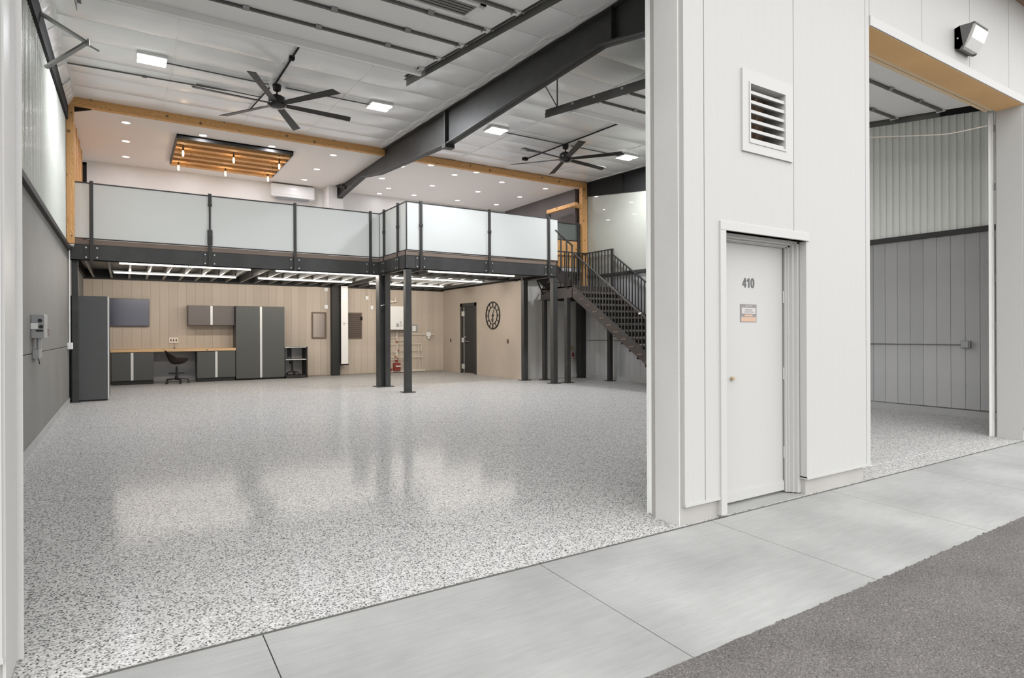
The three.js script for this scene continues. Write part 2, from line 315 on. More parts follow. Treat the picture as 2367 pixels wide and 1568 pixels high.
{
  const w = struct(group('wall_right', [0, 0, 0]), 'right side wall of grey vertical boards under white liner');
  mesh('wall_core', bx(XR + 0.02, XR + 0.15, -0.2, 6.5, ZB - 0.15, ZI), M.wallGrey, w);
  const pg = join(rb(-0.02, 0, 0, 3.0, -0.1055, 0.1055, 0.003)), zs = [];
  for (let z = -3.62; z > -15.2; z -= 0.2155) zs.push(z);
  planks(w, zs.length, (i) => { const m = shadowed(new THREE.Mesh(pg, M.wallGrey)); m.name = i ? 'plank_' + String(i).padStart(3, '0') : 'plank'; m.position.set(XR + 0.02, 0.07, zs[i]); return m; }, M.plankGrey);
  mesh('baseboard', extX([[-15.2, -0.02], [ZI, -0.1], [ZI, 0.04], [-13, 0.11], [-15.2, 0.11]], XR - 0.018, XR + 0.02), M.wallGreyC, w);
  mesh('trim_rail', rb(XR - 0.05, XR + 0.02, 3.062, 3.155, -15.2, ZI, 0.006), M.trimDark, w);
  mesh('liner_sheet', ribbed(XR, -1, ZI, -8.2, 3.15, (z) => lineAt(eaveR, 4)(z) + 0.02), M.linerDaylit, w);
  mesh('smooth_sheet', extX([[-8.2, 3.15], [-14.62, 3.15], [-14.62, 5.63], [-11.2, 5.22], [-8.2, 5.3]], XR - 0.012, XR + 0.02), M.smoothSheet, w);
  mesh('eave_beam', [extX(eaveR, XR - 0.04, XR + 0.02), bx(XR - 0.1, XR - 0.04, 5.44, 5.92, -12.97, -12.95)], M.black, w);
}
{
  const w = struct(group('wall_back', [0, 0, 0]), 'back wall of beige vertical boards under the mezzanine');
  mesh('wall_core', bx(XL - 0.15, XR + 0.15, -0.2, 6.5, ZB - 0.15, ZB - 0.02), M.beige[0], w);
  const pg = join(rb(-0.1145, 0.1145, 0.02, 3.28, -0.02, 0, 0.003)), n = 48;
  planks(w, n, (i) => { const m = shadowed(new THREE.Mesh(pg, M.beige[0])); m.name = i ? 'plank_' + String(i).padStart(3, '0') : 'plank'; m.position.set(-0.88 + i * 0.2315, 0, ZB); return m; }, M.beige);
}
struct(mesh('wall_closet', [bx(10.0, 10.1, -0.05, 3.28, ZB, -15.2)], M.closet), 'beige partition wall with the dark door and clock');
struct(mesh('wall_closet_front', [bx(10.1, XR, -0.05, 3.3, -15.3, -15.2), bx(10.0, 10.1, -0.05, 3.28, -15.2, -15.19)], M.closetFront), 'pale grey wall behind the stair landing');
{
  const w = struct(group('wall_upper_back', [0, 0, 0]), 'white back wall of the mezzanine room with boxed column');
  mesh('wall_panel', bx(XL, XR, DECK, CEIL + 0.1, ZU - 0.12, ZU), M.drywall, w);
  mesh('column_box', rb(5.2, 5.65, DECK, CEIL, ZU, -18.46, 0.006), M.drywall, w);
}
{
  const w = struct(group('wall_upper_left', [0, 0, 0]), 'timber-clad left wall of the mezzanine room');
  const widths = [0.24, 0.3, 0.26, 0.34, 0.3, 0.28, 0.36, 0.3, 0.26, 0.34, 0.3, 0.28]; let z = -14.78, k = 0;
  for (const b of widths) { mesh('plank', rb(XL, -0.9 + (k++ % 3) * 0.012, DECK, CEIL, z - b + 0.006, z, 0.004), M.pineUp, w); z -= b; if (z < -18.2) break; }
  mesh('door_post', [bx(-0.9, -0.80, DECK, 5.72, -18.62, -18.55), bx(-0.97, -0.8, 5.66, 5.72, -18.62, -18.55)], M.black, w);
}
{
  const w = struct(group('wall_upper_right', [0, 0, 0]), 'dark grey right wall of the mezzanine room');
  mesh('wall_panel', bx(11.88, XR, DECK, CEIL + 0.05, ZU, -14.95), M.upperDark, w);
  mesh('door_frame', [bx(11.82, 11.88, DECK, 5.35, -16.45, -16.25), bx(11.82, 11.88, DECK, 5.5, -18.3, -18.2)], M.trimDark, w);
}
struct(mesh('ceiling_upper', bx(XL, XR, CEIL, CEIL + 0.06, ZU - 0.1, ZBEAM - 0.15), M.ceilingWhite), 'flat white ceiling of the mezzanine room');
struct(mesh('roof', extX([[ZB - 0.3, roofY(ZB) + 0.12], [-2.9, roofY(-2.9) + 0.12], [-2.9, roofY(-2.9) + 0.3], [ZB - 0.3, roofY(ZB) + 0.3]], XL - 0.4, XR + 3), M.galvDark), 'roof deck above the insulation');
// ---- insulated ceiling: faced blankets sagging between purlins, one piece per field
{
  const c = struct(group('ceiling', [0, 0, 0]), 'silvery white insulation-faced sloping ceiling');
  const fields = [];
  for (let n = 0; n < 5; n++) {
    const g = new THREE.PlaneGeometry(1, 1, 10, 8).rotateX(Math.PI / 2), p = g.attributes.position;
    for (let i = 0; i < p.count; i++) {
      const u = p.getX(i) + 0.5, v = p.getZ(i) + 0.5, bow = Math.pow(Math.sin(Math.PI * v), 0.7) * (0.55 + 0.45 * Math.pow(Math.sin(Math.PI * u), 0.6));
      p.setY(i, -0.03 * bow + (u > 0.01 && u < 0.99 && v > 0.01 && v < 0.99 ? (noise(u * 4 + n * 3, v * 5, 997, 300 + n) - 0.5) * 0.012 : 0));
    }
    g.computeVertexNormals(); fields.push(metric(g));
  }
  const seams = [[-0.82, 0.69], [0.69, 2.21], [2.21, 3.55], [3.55, 5.32], [5.32, 5.5], [5.7, 7.48], [7.48, 9.0], [9.0, 10.55], [10.55, 12.0]], dz = 0.805; let k = 0;
  for (const [a, b] of seams) for (let z = -3.4; z > -14.5; z -= dz) {
    const m = shadowed(new THREE.Mesh(fields[Math.floor(rnd() * 5)], M.vinyl)); m.name = k ? 'insulation_panel_' + String(k).padStart(3, '0') : 'insulation_panel'; k++;
    const zm = z - dz / 2; m.position.set((a + b) / 2, roofY(zm), zm); m.scale.set(b - a - 0.004, 1, dz - 0.004); m.rotation.x = Math.atan(0.0333); c.add(m);
  }
  const strip = (x, w) => extX([[-3.4, roofY(-3.4) + 0.005], [-14.55, roofY(-14.55) + 0.005], [-14.55, roofY(-14.55) - 0.022], [-3.4, roofY(-3.4) - 0.022]], x - w / 2, x + w / 2);
  for (const x of [5.32, 5.44]) mesh('seam_strip', strip(x, 0.03), M.vinyl, c);
  for (const x of [0.69, 2.21, 3.55, 7.48, 9.0, 10.55]) mesh('seam_strip', strip(x, 0.016), M.vinyl, c);
  for (const x of [-0.82, 12.02]) mesh('seam_strip', strip(x, 0.05), M.vinyl, c);
  // crinkled facing turned down at the left eave
  const pos = [], N = 80, yb = lineAt([[-3.5, 5.46], [-9.84, 5.69], [-14.6, 5.86]], 3);
  const P = (i, t) => { const z = -3.4 - (11.2 * i) / N, w = (hash(i, 7) - 0.5) * 0.14 * Math.sin(Math.PI * Math.min(1, t * 1.2)); return [XL + 0.05 + t * 0.1 + w, yb(z) + t * (roofY(z) - yb(z)) + w, z + w]; };
  for (let i = 0; i < N; i++) for (let j = 0; j < 3; j++) { const A = P(i, j / 3), B = P(i + 1, j / 3), C = P(i + 1, (j + 1) / 3), D = P(i, (j + 1) / 3); pos.push(...A, ...B, ...C, ...A, ...C, ...D); }
  const g = new THREE.BufferGeometry(); g.setAttribute('position', new THREE.Float32BufferAttribute(pos, 3)); g.computeVertexNormals(); mesh('eave_facing', g, M.vinyl, c);
}
// ================================================================ DOORS
function sectionalDoor(name, label, x0, x1, side) {       // standing open overhead, on tracks that follow the roof
  const d = struct(group(name, [0, 0, 0]), label), s = Math.cos(Math.atan(0.128)), L = 0.64;
  for (let k = 0; k < 7; k++) {
    const za = k ? -3.5 - k * L : -3.63, zb = -3.5 - (k + 1) * L + 0.006, t = 0.045;
    mesh('door_section', extX([[za, doorY(za)], [zb, doorY(zb)], [zb, doorY(zb) + t], [za, doorY(za) + t]], x0, x1), M.doorSkin, d);
    if (k < 6) mesh('stiffener', extX([[zb + 0.02, doorY(zb) - 0.03], [zb - 0.016, doorY(zb) - 0.03], [zb - 0.016, doorY(zb) - 0.002], [zb + 0.02, doorY(zb) - 0.002]], x0 + 0.05, x1 - 0.05), M.galvDark, d);
    if (k < 6) for (const x of [x0 + 0.8, x0 + 1.55, x0 + 2.35, x1 - 0.75]) mesh('hinge', extX([[zb + 0.055, doorY(zb) - 0.002], [zb + 0.055, doorY(zb) - 0.016], [zb + 0.01, doorY(zb) - 0.05], [zb - 0.04, doorY(zb) - 0.016], [zb - 0.04, doorY(zb) - 0.002]], x - 0.035, x + 0.035), M.galv, d);
  }
  const ze = -3.5 - 7 * L; mesh('top_strut', extX([[ze + 0.03, doorY(ze) - 0.085], [ze - 0.03, doorY(ze) - 0.085], [ze - 0.03, doorY(ze) + 0.05], [ze + 0.03, doorY(ze) + 0.05]], x0, x1), M.strut, d);
  mesh('bottom_retainer', [extX([[-3.515, HEAD + 0.012], [-3.555, HEAD + 0.006], [-3.565, HEAD + 0.03], [-3.515, HEAD + 0.05]], x0, x1), extX([[-3.575, HEAD + 0.014], [-3.615, HEAD + 0.008], [-3.625, HEAD + 0.04], [-3.575, HEAD + 0.06]], x0, x1), extX([[-3.5, HEAD + 0.06], [-3.66, HEAD + 0.06], [-3.66, HEAD + 0.08], [-3.5, HEAD + 0.08]], x0, x1)], std('#f3d9b4', 0.45), d);  // matt tan colour stands for warm light reflected in the aluminium
  for (const [x, sx] of [[x0 - 0.05, 1], [x1 + 0.05, -1]]) {
    const tr = [[-4.2, doorY(-4.2) + 0.01], [-8.64, doorY(-8.64) + 0.01]];
    const off = (o) => [[tr[0][0], tr[0][1] + o[0]], [tr[1][0], tr[1][1] + o[0]], [tr[1][0], tr[1][1] + o[1]], [tr[0][0], tr[0][1] + o[1]]];
    mesh('horizontal_track', [extX(off([0.0, 0.055]), x - 0.004, x + 0.004), extX(off([0.05, 0.056]), Math.min(x, x + sx * 0.035), Math.max(x, x + sx * 0.035)), extX(off([0, 0.006]), Math.min(x, x + sx * 0.035), Math.max(x, x + sx * 0.035)),
      extX(off([-0.09, 0.0]), x - sx * 0.01 - 0.003, x - sx * 0.01 + 0.003)], M.galvDark, d);
    const vx = x + (sx > 0 ? -0.0 : 0);
    mesh('vertical_track', [bx(vx - 0.004, vx + 0.004, floorY(-3.56), 4.45, -3.58, -3.53), bx(Math.min(vx, vx + sx * 0.03), Math.max(vx, vx + sx * 0.03), floorY(-3.56), 4.45, -3.534, -3.53), bx(Math.min(vx, vx + sx * 0.03), Math.max(vx, vx + sx * 0.03), floorY(-3.56), 4.45, -3.584, -3.58)], M.whiteMetal, d);
    if (x < 0) mesh('track_angle', [bx(-0.43, -0.394, floorY(-3.53), HEAD, -3.536, -3.53)], M.white, d);  // lighter white paints in the brighter forward-facing side
    for (const y of [0.2, 0.85, 1.48, 2.14, 2.76, 3.42, 4.24]) mesh('track_bracket', bx(vx - 0.004, vx - sx * 0.07, y - 0.05, y + 0.05, -3.545, -3.535), M.whiteMetal, d);
    for (let k = 0; k < 7; k++) { const z = -3.5 - (k + 1) * L + (k === 6 ? 0.1 : 0), y = doorY(z) - 0.004; mesh('roller', [cy(x - sx * 0.0, y + 0.028, z, 0.026, 0.016, 'x'), cy(x + sx * 0.06, y + 0.028, z, 0.007, 0.12, 'x'), bx(x + sx * 0.05, x + sx * 0.13, y - 0.02, y + 0.005, z - 0.045, z + 0.045), bx(x + sx * 0.1, x + sx * 0.13, y - 0.035, y, z - 0.05, z + 0.02)], M.alu, d); }
    if (x > x0 === (side > 0) || side === 0) mesh('track_hanger', [rod([x, doorY(-8.3) + 0.0, -8.3], [x, roofY(-8.3), -8.3], 0.03, 0.006), rod([x, doorY(-8.3) + 0.05, -8.3], [x, roofY(-8.75), -8.75], 0.025, 0.006)], M.galvDark, d);
  }
  return d;
}
{
  const d = sectionalDoor('door_1', 'left white sectional garage door standing open under the roof', -0.4, 3.56, -1);
  // glazed frame with a slatted insert in the third section from the top
  const fr = (x0, x1, za, zb, t0, t1) => extX([[za, doorY(za) - t1], [zb, doorY(zb) - t1], [zb, doorY(zb) - t0], [za, doorY(za) - t0]], x0, x1);
  mesh('window_frame', [fr(2.1, 3.2, -5.5, -5.56, -0.01, 0.022), fr(2.1, 3.2, -5.86, -5.93, -0.01, 0.022), fr(3.13, 3.2, -5.5, -5.93, -0.01, 0.022), fr(2.1, 2.17, -5.5, -5.93, -0.01, 0.022)], M.whiteTrim, d);
  mesh('window_pane', fr(2.16, 3.14, -5.55, -5.87, 0.0, 0.006), std('#8d8c89', 0.4), d);
  for (let k = 0; k < 5; k++) mesh('slat', fr(2.16, 3.14, -5.58 - k * 0.062, -5.585 - k * 0.062, 0.004, 0.014), M.galvDark, d);
  // galvanized sway braces at the ends of the left track
  mesh('track_brace', [rod([-0.44, 5.46, -10.3], [-0.92, 5.12, -10.6], 0.06, 0.03), rod([-0.44, 5.47, -10.3], [-0.93, 5.61, -10.0], 0.06, 0.03), cy(-0.42, 5.47, -10.3, 0.05, 0.03, 'x'), rod([-0.46, 5.46, -10.32], [-0.3, 5.42, -10.4], 0.02)], M.galv, d);
  mesh('track_brace', [rod([-0.52, 5.42, -8.75], [-0.9, 5.65, -8.5], 0.06, 0.02), rod([-0.5, 5.4, -8.7], [-0.45, 5.78, -8.8], 0.02, 0.01)], M.galv, d);
  const e = sectionalDoor('door_2', 'right white sectional garage door standing open under the roof', 6.27, 10.18, -1);
  mesh('wiring', tb([[10.2, 4.28, -3.6], [9.9, 4.22, -4.0], [9.2, 4.3, -4.9], [8.4, 4.5, -6.0]], 0.008), M.pex, e);
}
{ // entrance door with its stepped metal frame
  const d = struct(group('door_3', [4.62, 0, -3.36]), 'closed white entrance door numbered 410 in a recessed frame');
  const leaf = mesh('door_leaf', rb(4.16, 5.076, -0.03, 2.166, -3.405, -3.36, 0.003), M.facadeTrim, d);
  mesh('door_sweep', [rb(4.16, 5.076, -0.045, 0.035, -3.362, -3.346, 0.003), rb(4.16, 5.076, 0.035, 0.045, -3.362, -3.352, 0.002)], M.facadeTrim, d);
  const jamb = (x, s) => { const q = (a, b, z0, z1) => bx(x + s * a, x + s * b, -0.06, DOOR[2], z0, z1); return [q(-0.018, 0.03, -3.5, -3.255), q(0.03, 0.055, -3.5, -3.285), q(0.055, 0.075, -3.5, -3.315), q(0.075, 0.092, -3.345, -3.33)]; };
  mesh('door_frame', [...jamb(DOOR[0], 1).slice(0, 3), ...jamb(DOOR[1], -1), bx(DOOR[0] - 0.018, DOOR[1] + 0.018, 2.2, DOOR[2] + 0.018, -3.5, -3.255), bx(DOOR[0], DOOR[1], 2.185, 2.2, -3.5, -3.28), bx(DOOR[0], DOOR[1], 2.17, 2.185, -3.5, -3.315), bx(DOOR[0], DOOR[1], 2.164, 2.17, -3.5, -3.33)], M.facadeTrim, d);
  mesh('threshold', bx(DOOR[0], DOOR[1], -0.09, -0.07, -3.42, -3.204), M.slab, d);
  mesh('hinge', [cy(5.082, 1.72, -3.352, 0.008, 0.11), cy(5.082, 0.3, -3.352, 0.008, 0.11), cy(5.082, 1.02, -3.352, 0.008, 0.11)], M.facadeTrim, d);
  mesh('lock_cylinder', [cy(4.352, 1.005, -3.35, 0.017, 0.03, 'z'), bx(4.346, 4.385, 1.0, 1.012, -3.34, -3.33)], std('#b9a88e', 0.4, { metalness: 0.4 }), d);
  const font = await new FontLoader().loadAsync('fonts/droid/droid_sans_bold.typeface.json');
  const num = new TextGeometry('410', { font, size: 0.083, depth: 0.004, curveSegments: 6 });
  num.computeBoundingBox(); const b = num.boundingBox; num.translate(-(b.min.x + b.max.x) / 2, -(b.min.y + b.max.y) / 2, 0).scale(0.86, 1, 1).translate(4.585, 1.829, -3.36);
  mesh('house_number', num, M.ink, d).userData.label = 'grey numerals 410';
  const t = (x0, x1, y0, y1, k) => bx(x0, x1, y0, y1, -3.36, -3.356 + k * 0.0008);
  const sg = mesh('door_sign', t(4.474, 4.694, 1.488, 1.642, 0), M.signGrey, d); sg.userData.label = 'small grey and peach notice';
  const line = new TextGeometry('NOTICE', { font, size: 0.017, depth: 0.001, curveSegments: 3 }).translate(4.536, 1.617, -3.3552);
  mesh('sign_field', [t(4.49, 4.678, 1.56, 1.611, 1), line], M.signWhite, sg);
  mesh('sign_stripe', [t(4.482, 4.686, 1.492, 1.53, 1), t(4.53, 4.636, 1.537, 1.553, 1)], M.signPeach, sg);
  mesh('sign_text', [t(4.53, 4.632, 1.592, 1.597, 2), t(4.515, 4.655, 1.572, 1.577, 2), t(4.54, 4.63, 1.582, 1.5855, 2)], M.signGrey, sg);
}
{ // closet door: dark frame, leaf a little ajar in it, bright hinges
  const d = struct(group('door_4', [10.0, 0, -18.5]), 'dark interior door under the mezzanine');
  mesh('door_frame', [bx(9.97, 10.04, 0, 2.44, -19.05, -18.93), bx(9.97, 10.04, 0, 2.44, -18.02, -17.93), bx(9.97, 10.04, 2.33, 2.44, -19.05, -17.93)], M.trimDark, d);
  mesh('door_leaf', rb(9.985, 9.999, 0.03, 2.33, -18.93, -18.02, 0.003), M.cabinetDark, d);
  mesh('hinge', [bx(9.96, 9.986, 2.0, 2.16, -18.93, -18.74), bx(9.96, 9.986, 1.08, 1.24, -18.93, -18.76), bx(9.96, 9.986, 0.16, 0.32, -18.93, -18.74), bx(9.975, 9.986, 0.05, 2.3, -18.80, -18.775)], M.alu, d);
  mesh('door_handle', [bx(9.93, 9.985, 1.1, 1.14, -18.72, -18.62), bx(9.93, 9.945, 1.105, 1.125, -18.66, -18.3), bx(9.96, 9.985, 1.24, 1.3, -18.72, -18.64)], M.galv, d);
}
// ================================================================ FACADE FITTINGS
{
  const v = thing('wall_louver', 'white framed wall vent with slanted slats above the entrance door', 'vent', [4.6, 2.9, ZF]);
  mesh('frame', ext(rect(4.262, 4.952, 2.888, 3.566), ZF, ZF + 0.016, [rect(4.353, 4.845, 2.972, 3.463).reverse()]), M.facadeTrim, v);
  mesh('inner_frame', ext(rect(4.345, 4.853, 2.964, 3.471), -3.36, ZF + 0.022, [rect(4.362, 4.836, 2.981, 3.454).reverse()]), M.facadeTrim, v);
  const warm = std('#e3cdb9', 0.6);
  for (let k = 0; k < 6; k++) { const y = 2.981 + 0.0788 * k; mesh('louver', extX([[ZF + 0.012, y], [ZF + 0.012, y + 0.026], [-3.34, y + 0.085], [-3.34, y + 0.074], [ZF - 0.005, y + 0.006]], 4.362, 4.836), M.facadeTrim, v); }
  mesh('mullion', bx(4.66, 4.68, 2.98, 3.45, -3.35, -3.33), warm, v);
  mesh('backing', bx(4.35, 4.85, 2.97, 3.47, -3.41, -3.39), std('#d9bba0', 0.8), v);  // tan colour paints in the pinkish light between the slats
}
{
  const l = thing('wall_pack_light', 'dark grey wedge wall light with clear lens above the right garage bay', 'wall light', [8.14, 4.69, ZF]);
  const x0 = 8.14, x1 = 8.5;
  mesh('housing', [extX([[ZF, 4.685], [ZF, 4.915], [ZF + 0.055, 4.93], [ZF + 0.085, 4.7], [ZF + 0.05, 4.66]], x0, x1), extX([[ZF + 0.002, 4.915], [ZF + 0.055, 4.931], [ZF + 0.19, 4.916], [ZF + 0.085, 4.662], [ZF + 0.05, 4.659], [ZF + 0.002, 4.686]], x0, x0 + 0.012), extX([[ZF + 0.002, 4.915], [ZF + 0.055, 4.931], [ZF + 0.19, 4.916], [ZF + 0.085, 4.662], [ZF + 0.05, 4.659], [ZF + 0.002, 4.686]], x1 - 0.012, x1)], M.lampBody, l);
  mesh('lens', extX([[ZF + 0.06, 4.928], [ZF + 0.195, 4.912], [ZF + 0.21, 4.88], [ZF + 0.165, 4.76], [ZF + 0.105, 4.672], [ZF + 0.06, 4.672]], x0 + 0.012, x1 - 0.012), M.lensOff, l);
  mesh('lens_rim', rb(x0 + 0.005, x1 - 0.005, 4.905, 4.925, ZF + 0.16, ZF + 0.205, 0.004), M.lampBody, l);
  mesh('screw', cy(x0 - 0.002, 4.79, ZF + 0.035, 0.009, 0.006, 'x'), M.bolt, l);
}
// ================================================================ STEEL FRAME AND TIMBER
{
  const r = thing('steel_rafter', 'dark grey tapered steel rafter crossing the room front to back', 'beam', [5.55, 5.1, -11]);
  const bot = [[-3.56, 4.76], [-5.0, 5.05], [-6.37, 5.337], [-11.05, 5.22], [-15.0, 5.5], [-16.3, 5.705], [-18.44, 5.55]];
  const top = [[-18.44, 5.9], [-14.75, 5.9], [-14.73, roofY(-14.73)], [-3.56, roofY(-3.56)]];
  mesh('web', extX([...bot, ...top], 5.535, 5.555), M.steel, r);
  const fl = []; for (let i = 0; i < bot.length - 1; i++) { const [a, b] = [bot[i], bot[i + 1]]; fl.push(extX([[a[0], a[1]], [b[0], b[1]], [b[0], b[1] + 0.022], [a[0], a[1] + 0.022]], 5.46, 5.63)); }
  mesh('bottom_flange', fl, M.steel, r);
  mesh('top_flange', extX([[-14.7, roofY(-14.7) - 0.02], [-3.56, roofY(-3.56) - 0.02], [-3.56, roofY(-3.56) - 0.04], [-14.7, roofY(-14.7) - 0.04]], 5.46, 5.63), M.steel, r);
  mesh('splice_plate', [bx(5.46, 5.63, 5.17, roofY(-11.1) - 0.04, -11.115, -11.065), bx(5.44, 5.65, 5.15, 5.23, -11.17, -11.01)], M.steel, r);
  mesh('stiffener', bx(5.46, 5.535, 5.32, roofY(-6.1) - 0.04, -6.11, -6.09), M.steel, r);
  mesh('end_plate', [bx(5.46, 5.63, 5.53, CEIL, -18.455, -18.44)], M.steel, r);
  mesh('gusset', rod([5.42, 5.93, -18.42], [5.5, 5.7, -17.8], 0.02, 0.1), M.steelDark, r);
  mesh('label_plate', bx(5.535, 5.54, 5.57, 5.66, -18.43, -18.36), std('#a9c3cf', 0.5), r);
}
whole('timber_beam', 'knotty pine header beam left of the steel rafter', 'beam', rb(XL, 5.53, 5.887, 6.06, ZBEAM - 0.14, ZBEAM, 0.008), M.pine, 'pine header beams');
whole('timber_beam', 'knotty pine header beam right of the steel rafter', 'beam', rb(5.56, XR, 5.867, 6.04, ZBEAM - 0.14, ZBEAM, 0.008), M.pine, 'pine header beams');
whole('timber_post', 'pine post against the left wall under the header beam', 'post', rb(-0.955, -0.83, 3.186, 5.887, ZBEAM - 0.15, ZBEAM + 0.003, 0.006), M.pineUp, 'pine posts');
whole('timber_post', 'pine post behind the stair landing at the right wall', 'post', rb(11.87, 12.065, 2.74, 5.867, ZBEAM - 0.15, ZBEAM + 0.003, 0.006), M.pineUp, 'pine posts');
{
  const t = thing('timber_lintel', 'short angled pine lintel joining the right-hand pine post', 'beam', [11.6, 5.26, -14.6]);
  mesh('long_arm', rb(11.52, 11.64, 5.255, 5.37, -15.98, -14.5, 0.008), M.pine, t);
  mesh('short_arm', rb(11.6, 11.9, 5.235, 5.36, ZBEAM - 0.12, ZBEAM - 0.01, 0.008), M.pine, t);
}
whole('corner_bracket', 'black angle bracket in the corner under the left pine beam', 'bracket', ext([[-0.83, 5.8], [-0.55, 5.885], [-0.83, 5.885]], ZBEAM - 0.16, ZBEAM - 0.1), M.black);
function column(name, label, x, z, w, y1, mat, plate = 0.09, grp) {
  const c = thing(name, label, 'column', [x, floorY(z), z], grp);
  mesh('shaft', rb(x - w / 2, x + w / 2, floorY(z), y1, z - w / 2, z + w / 2, 0.008), mat, c);
  if (plate) mesh('base_plate', rb(x - w / 2 - plate, x + w / 2 + plate, floorY(z), floorY(z) + 0.018, z - w / 2 - plate, z + w / 2 + plate, 0.004), mat, c);
  return c;
}
column('steel_column', 'slim square steel column at the front left mezzanine corner', 5.66, -13.5, 0.15, 2.92, M.steel, 0.07);
column('steel_column', 'slim square steel column at the front right mezzanine corner', 9.99, -13.53, 0.15, 2.92, M.steel, 0.07);
column('steel_column', 'slim square steel column under the mezzanine, in front of the grey wall', 9.93, -14.9, 0.15, 2.95, M.steel, 0.07);
column('steel_column', 'slim square steel column at the rear of the stair landing', 10.53, -14.72, 0.12, 2.37, M.steel, 0.07);
column('steel_column', 'slim square steel column where the stair stringer meets the landing', 10.44, -13.5, 0.13, 2.37, M.steel, 0.07);
column('steel_column', 'slim dark steel column holding up the middle of the stairs', 11.83, -13.3, 0.12, 1.83, M.steelDark, 0.06);
column('steel_column', 'wide dark steel column against the right wall behind the stairs', 11.98, -14.8, 0.2, 2.37, M.steelDark, 0.02);
column('steel_column', 'steel column in front of the tall cabinet at the left wall', -0.87, -15.42, 0.11, 2.93, M.steel, 0.03);
{ // the heavy H column at the step in the mezzanine edge
  const x = 5.73, z = -15.32, c = thing('steel_column', 'heavy H-shaped steel column at the inner corner of the mezzanine', 'column', [x, 0, z]);
  mesh('shaft', [rb(x - 0.15, x - 0.115, 0, 2.93, z - 0.12, z + 0.12, 0.004), rb(x + 0.1, x + 0.15, 0, 2.93, z - 0.12, z + 0.12, 0.004), bx(x - 0.12, x + 0.11, 0, 2.93, z - 0.012, z + 0.012), rb(x + 0.01, x + 0.15, 0, 2.93, z + 0.06, z + 0.15, 0.006)], M.steel, c);
  mesh('base_plate', rb(x - 0.22, x + 0.24, 0, 0.018, z - 0.2, z + 0.2, 0.004), M.steel, c);
  mesh('clip', [cy(x - 0.1, 2.13, z + 0.14, 0.018, 0.03, 'z'), rod([x - 0.09, 2.13, z + 0.15], [x - 0.02, 2.15, z + 0.15], 0.014)], M.bolt, c);
}
{
  const c = thing('steel_column', 'broad dark building column at the back wall beside the white panel', 'column', [5.94, 0, ZB]);
  mesh('shaft', rb(5.82, 6.09, 0, 3.25, ZB + 0.002, ZB + 0.2, 0.006), M.steelDark, c);
}
// ================================================================ MEZZANINE
{
  const m = struct(group('mezzanine_floor', [0, 0, 0]), 'raised mezzanine floor on steel edge beams and joists');
  const y0 = 3.27;
  mesh('deck', [bx(XL, 5.62, y0, DECK, ZU - 0.1, -15.32), bx(5.62, 10.06, y0, DECK, ZU - 0.1, -13.52), bx(10.06, XR, y0, DECK, ZU - 0.1, -14.66)], M.deckEdge, m);
  mesh('deck_rim', [bx(XL, 5.62, y0, DECK - 0.002, -15.32, -15.306), bx(5.605, 5.62, y0, DECK - 0.002, -15.3, -13.506), bx(5.605, 10.06, y0, DECK - 0.002, -13.52, -13.506)], M.deckRim, m);
  mesh('deck_lining', [bx(XL, 10.0, 3.225, 3.268, ZB, -15.33), bx(5.66, 10.0, 3.225, 3.268, -15.33, -13.55)], M.galv, m);
  const chan = (a, b) => { const g = []; const along = a[0] === b[0] ? 'z' : 'x'; if (along === 'x') { const z = a[1]; g.push(bx(a[0], b[0], 2.935, 3.265, z - 0.012, z), bx(a[0], b[0], 2.935, 2.95, z - 0.09, z), bx(a[0], b[0], 3.25, 3.265, z - 0.09, z + 0.004)); } else { const x = a[0], s = x > 8 ? -1 : 1; g.push(bx(x, x + s * 0.012, 2.935, 3.265, a[1], b[1]), bx(x, x + s * 0.09, 2.935, 2.95, a[1], b[1]), bx(x - s * 0.004, x + s * 0.09, 3.25, 3.265, a[1], b[1])); } return g; };
  mesh('edge_beam', chan([XL, -15.3], [5.64, -15.3]), M.steel, m);
  mesh('edge_beam', chan([5.6, -15.3], [5.6, -13.5]), M.steel, m);
  mesh('edge_beam', chan([5.6, -13.5], [10.08, -13.5]), M.steel, m);
  mesh('edge_beam', chan([10.08, -15.2], [10.08, -13.5]), M.steel, m);
  mesh('ledger', [bx(XL + 0.002, 9.998, 2.95, 3.22, ZB + 0.002, ZB + 0.06), bx(XL + 0.002, XL + 0.05, 3.0, 3.22, ZB + 0.06, -15.4), bx(9.93, 9.998, 2.98, 3.22, ZB + 0.06, -15.2)], M.steelDark, m);
  for (let x = -0.75, i = 0; x < 9.8; x += 0.415, i++) {
    const zf = x > 5.7 ? -13.6 : -15.4;
    mesh('joist', [bx(x, x + 0.006, 2.99, 3.222, ZB + 0.06, zf), bx(x, x + 0.05, 2.99, 2.997, ZB + 0.06, zf), bx(x, x + 0.05, 3.215, 3.222, ZB + 0.06, zf)], M.galv, m);
  }
  mesh('cross_beam', bx(5.66, 9.95, 2.95, 3.2, -15.35, -15.28), M.steelDark, m);
}
const collar = (x, z, y) => [rb(x - 0.04, x + 0.04, y - 0.035, y + 0.035, z - 0.04, z + 0.04, 0.01)];
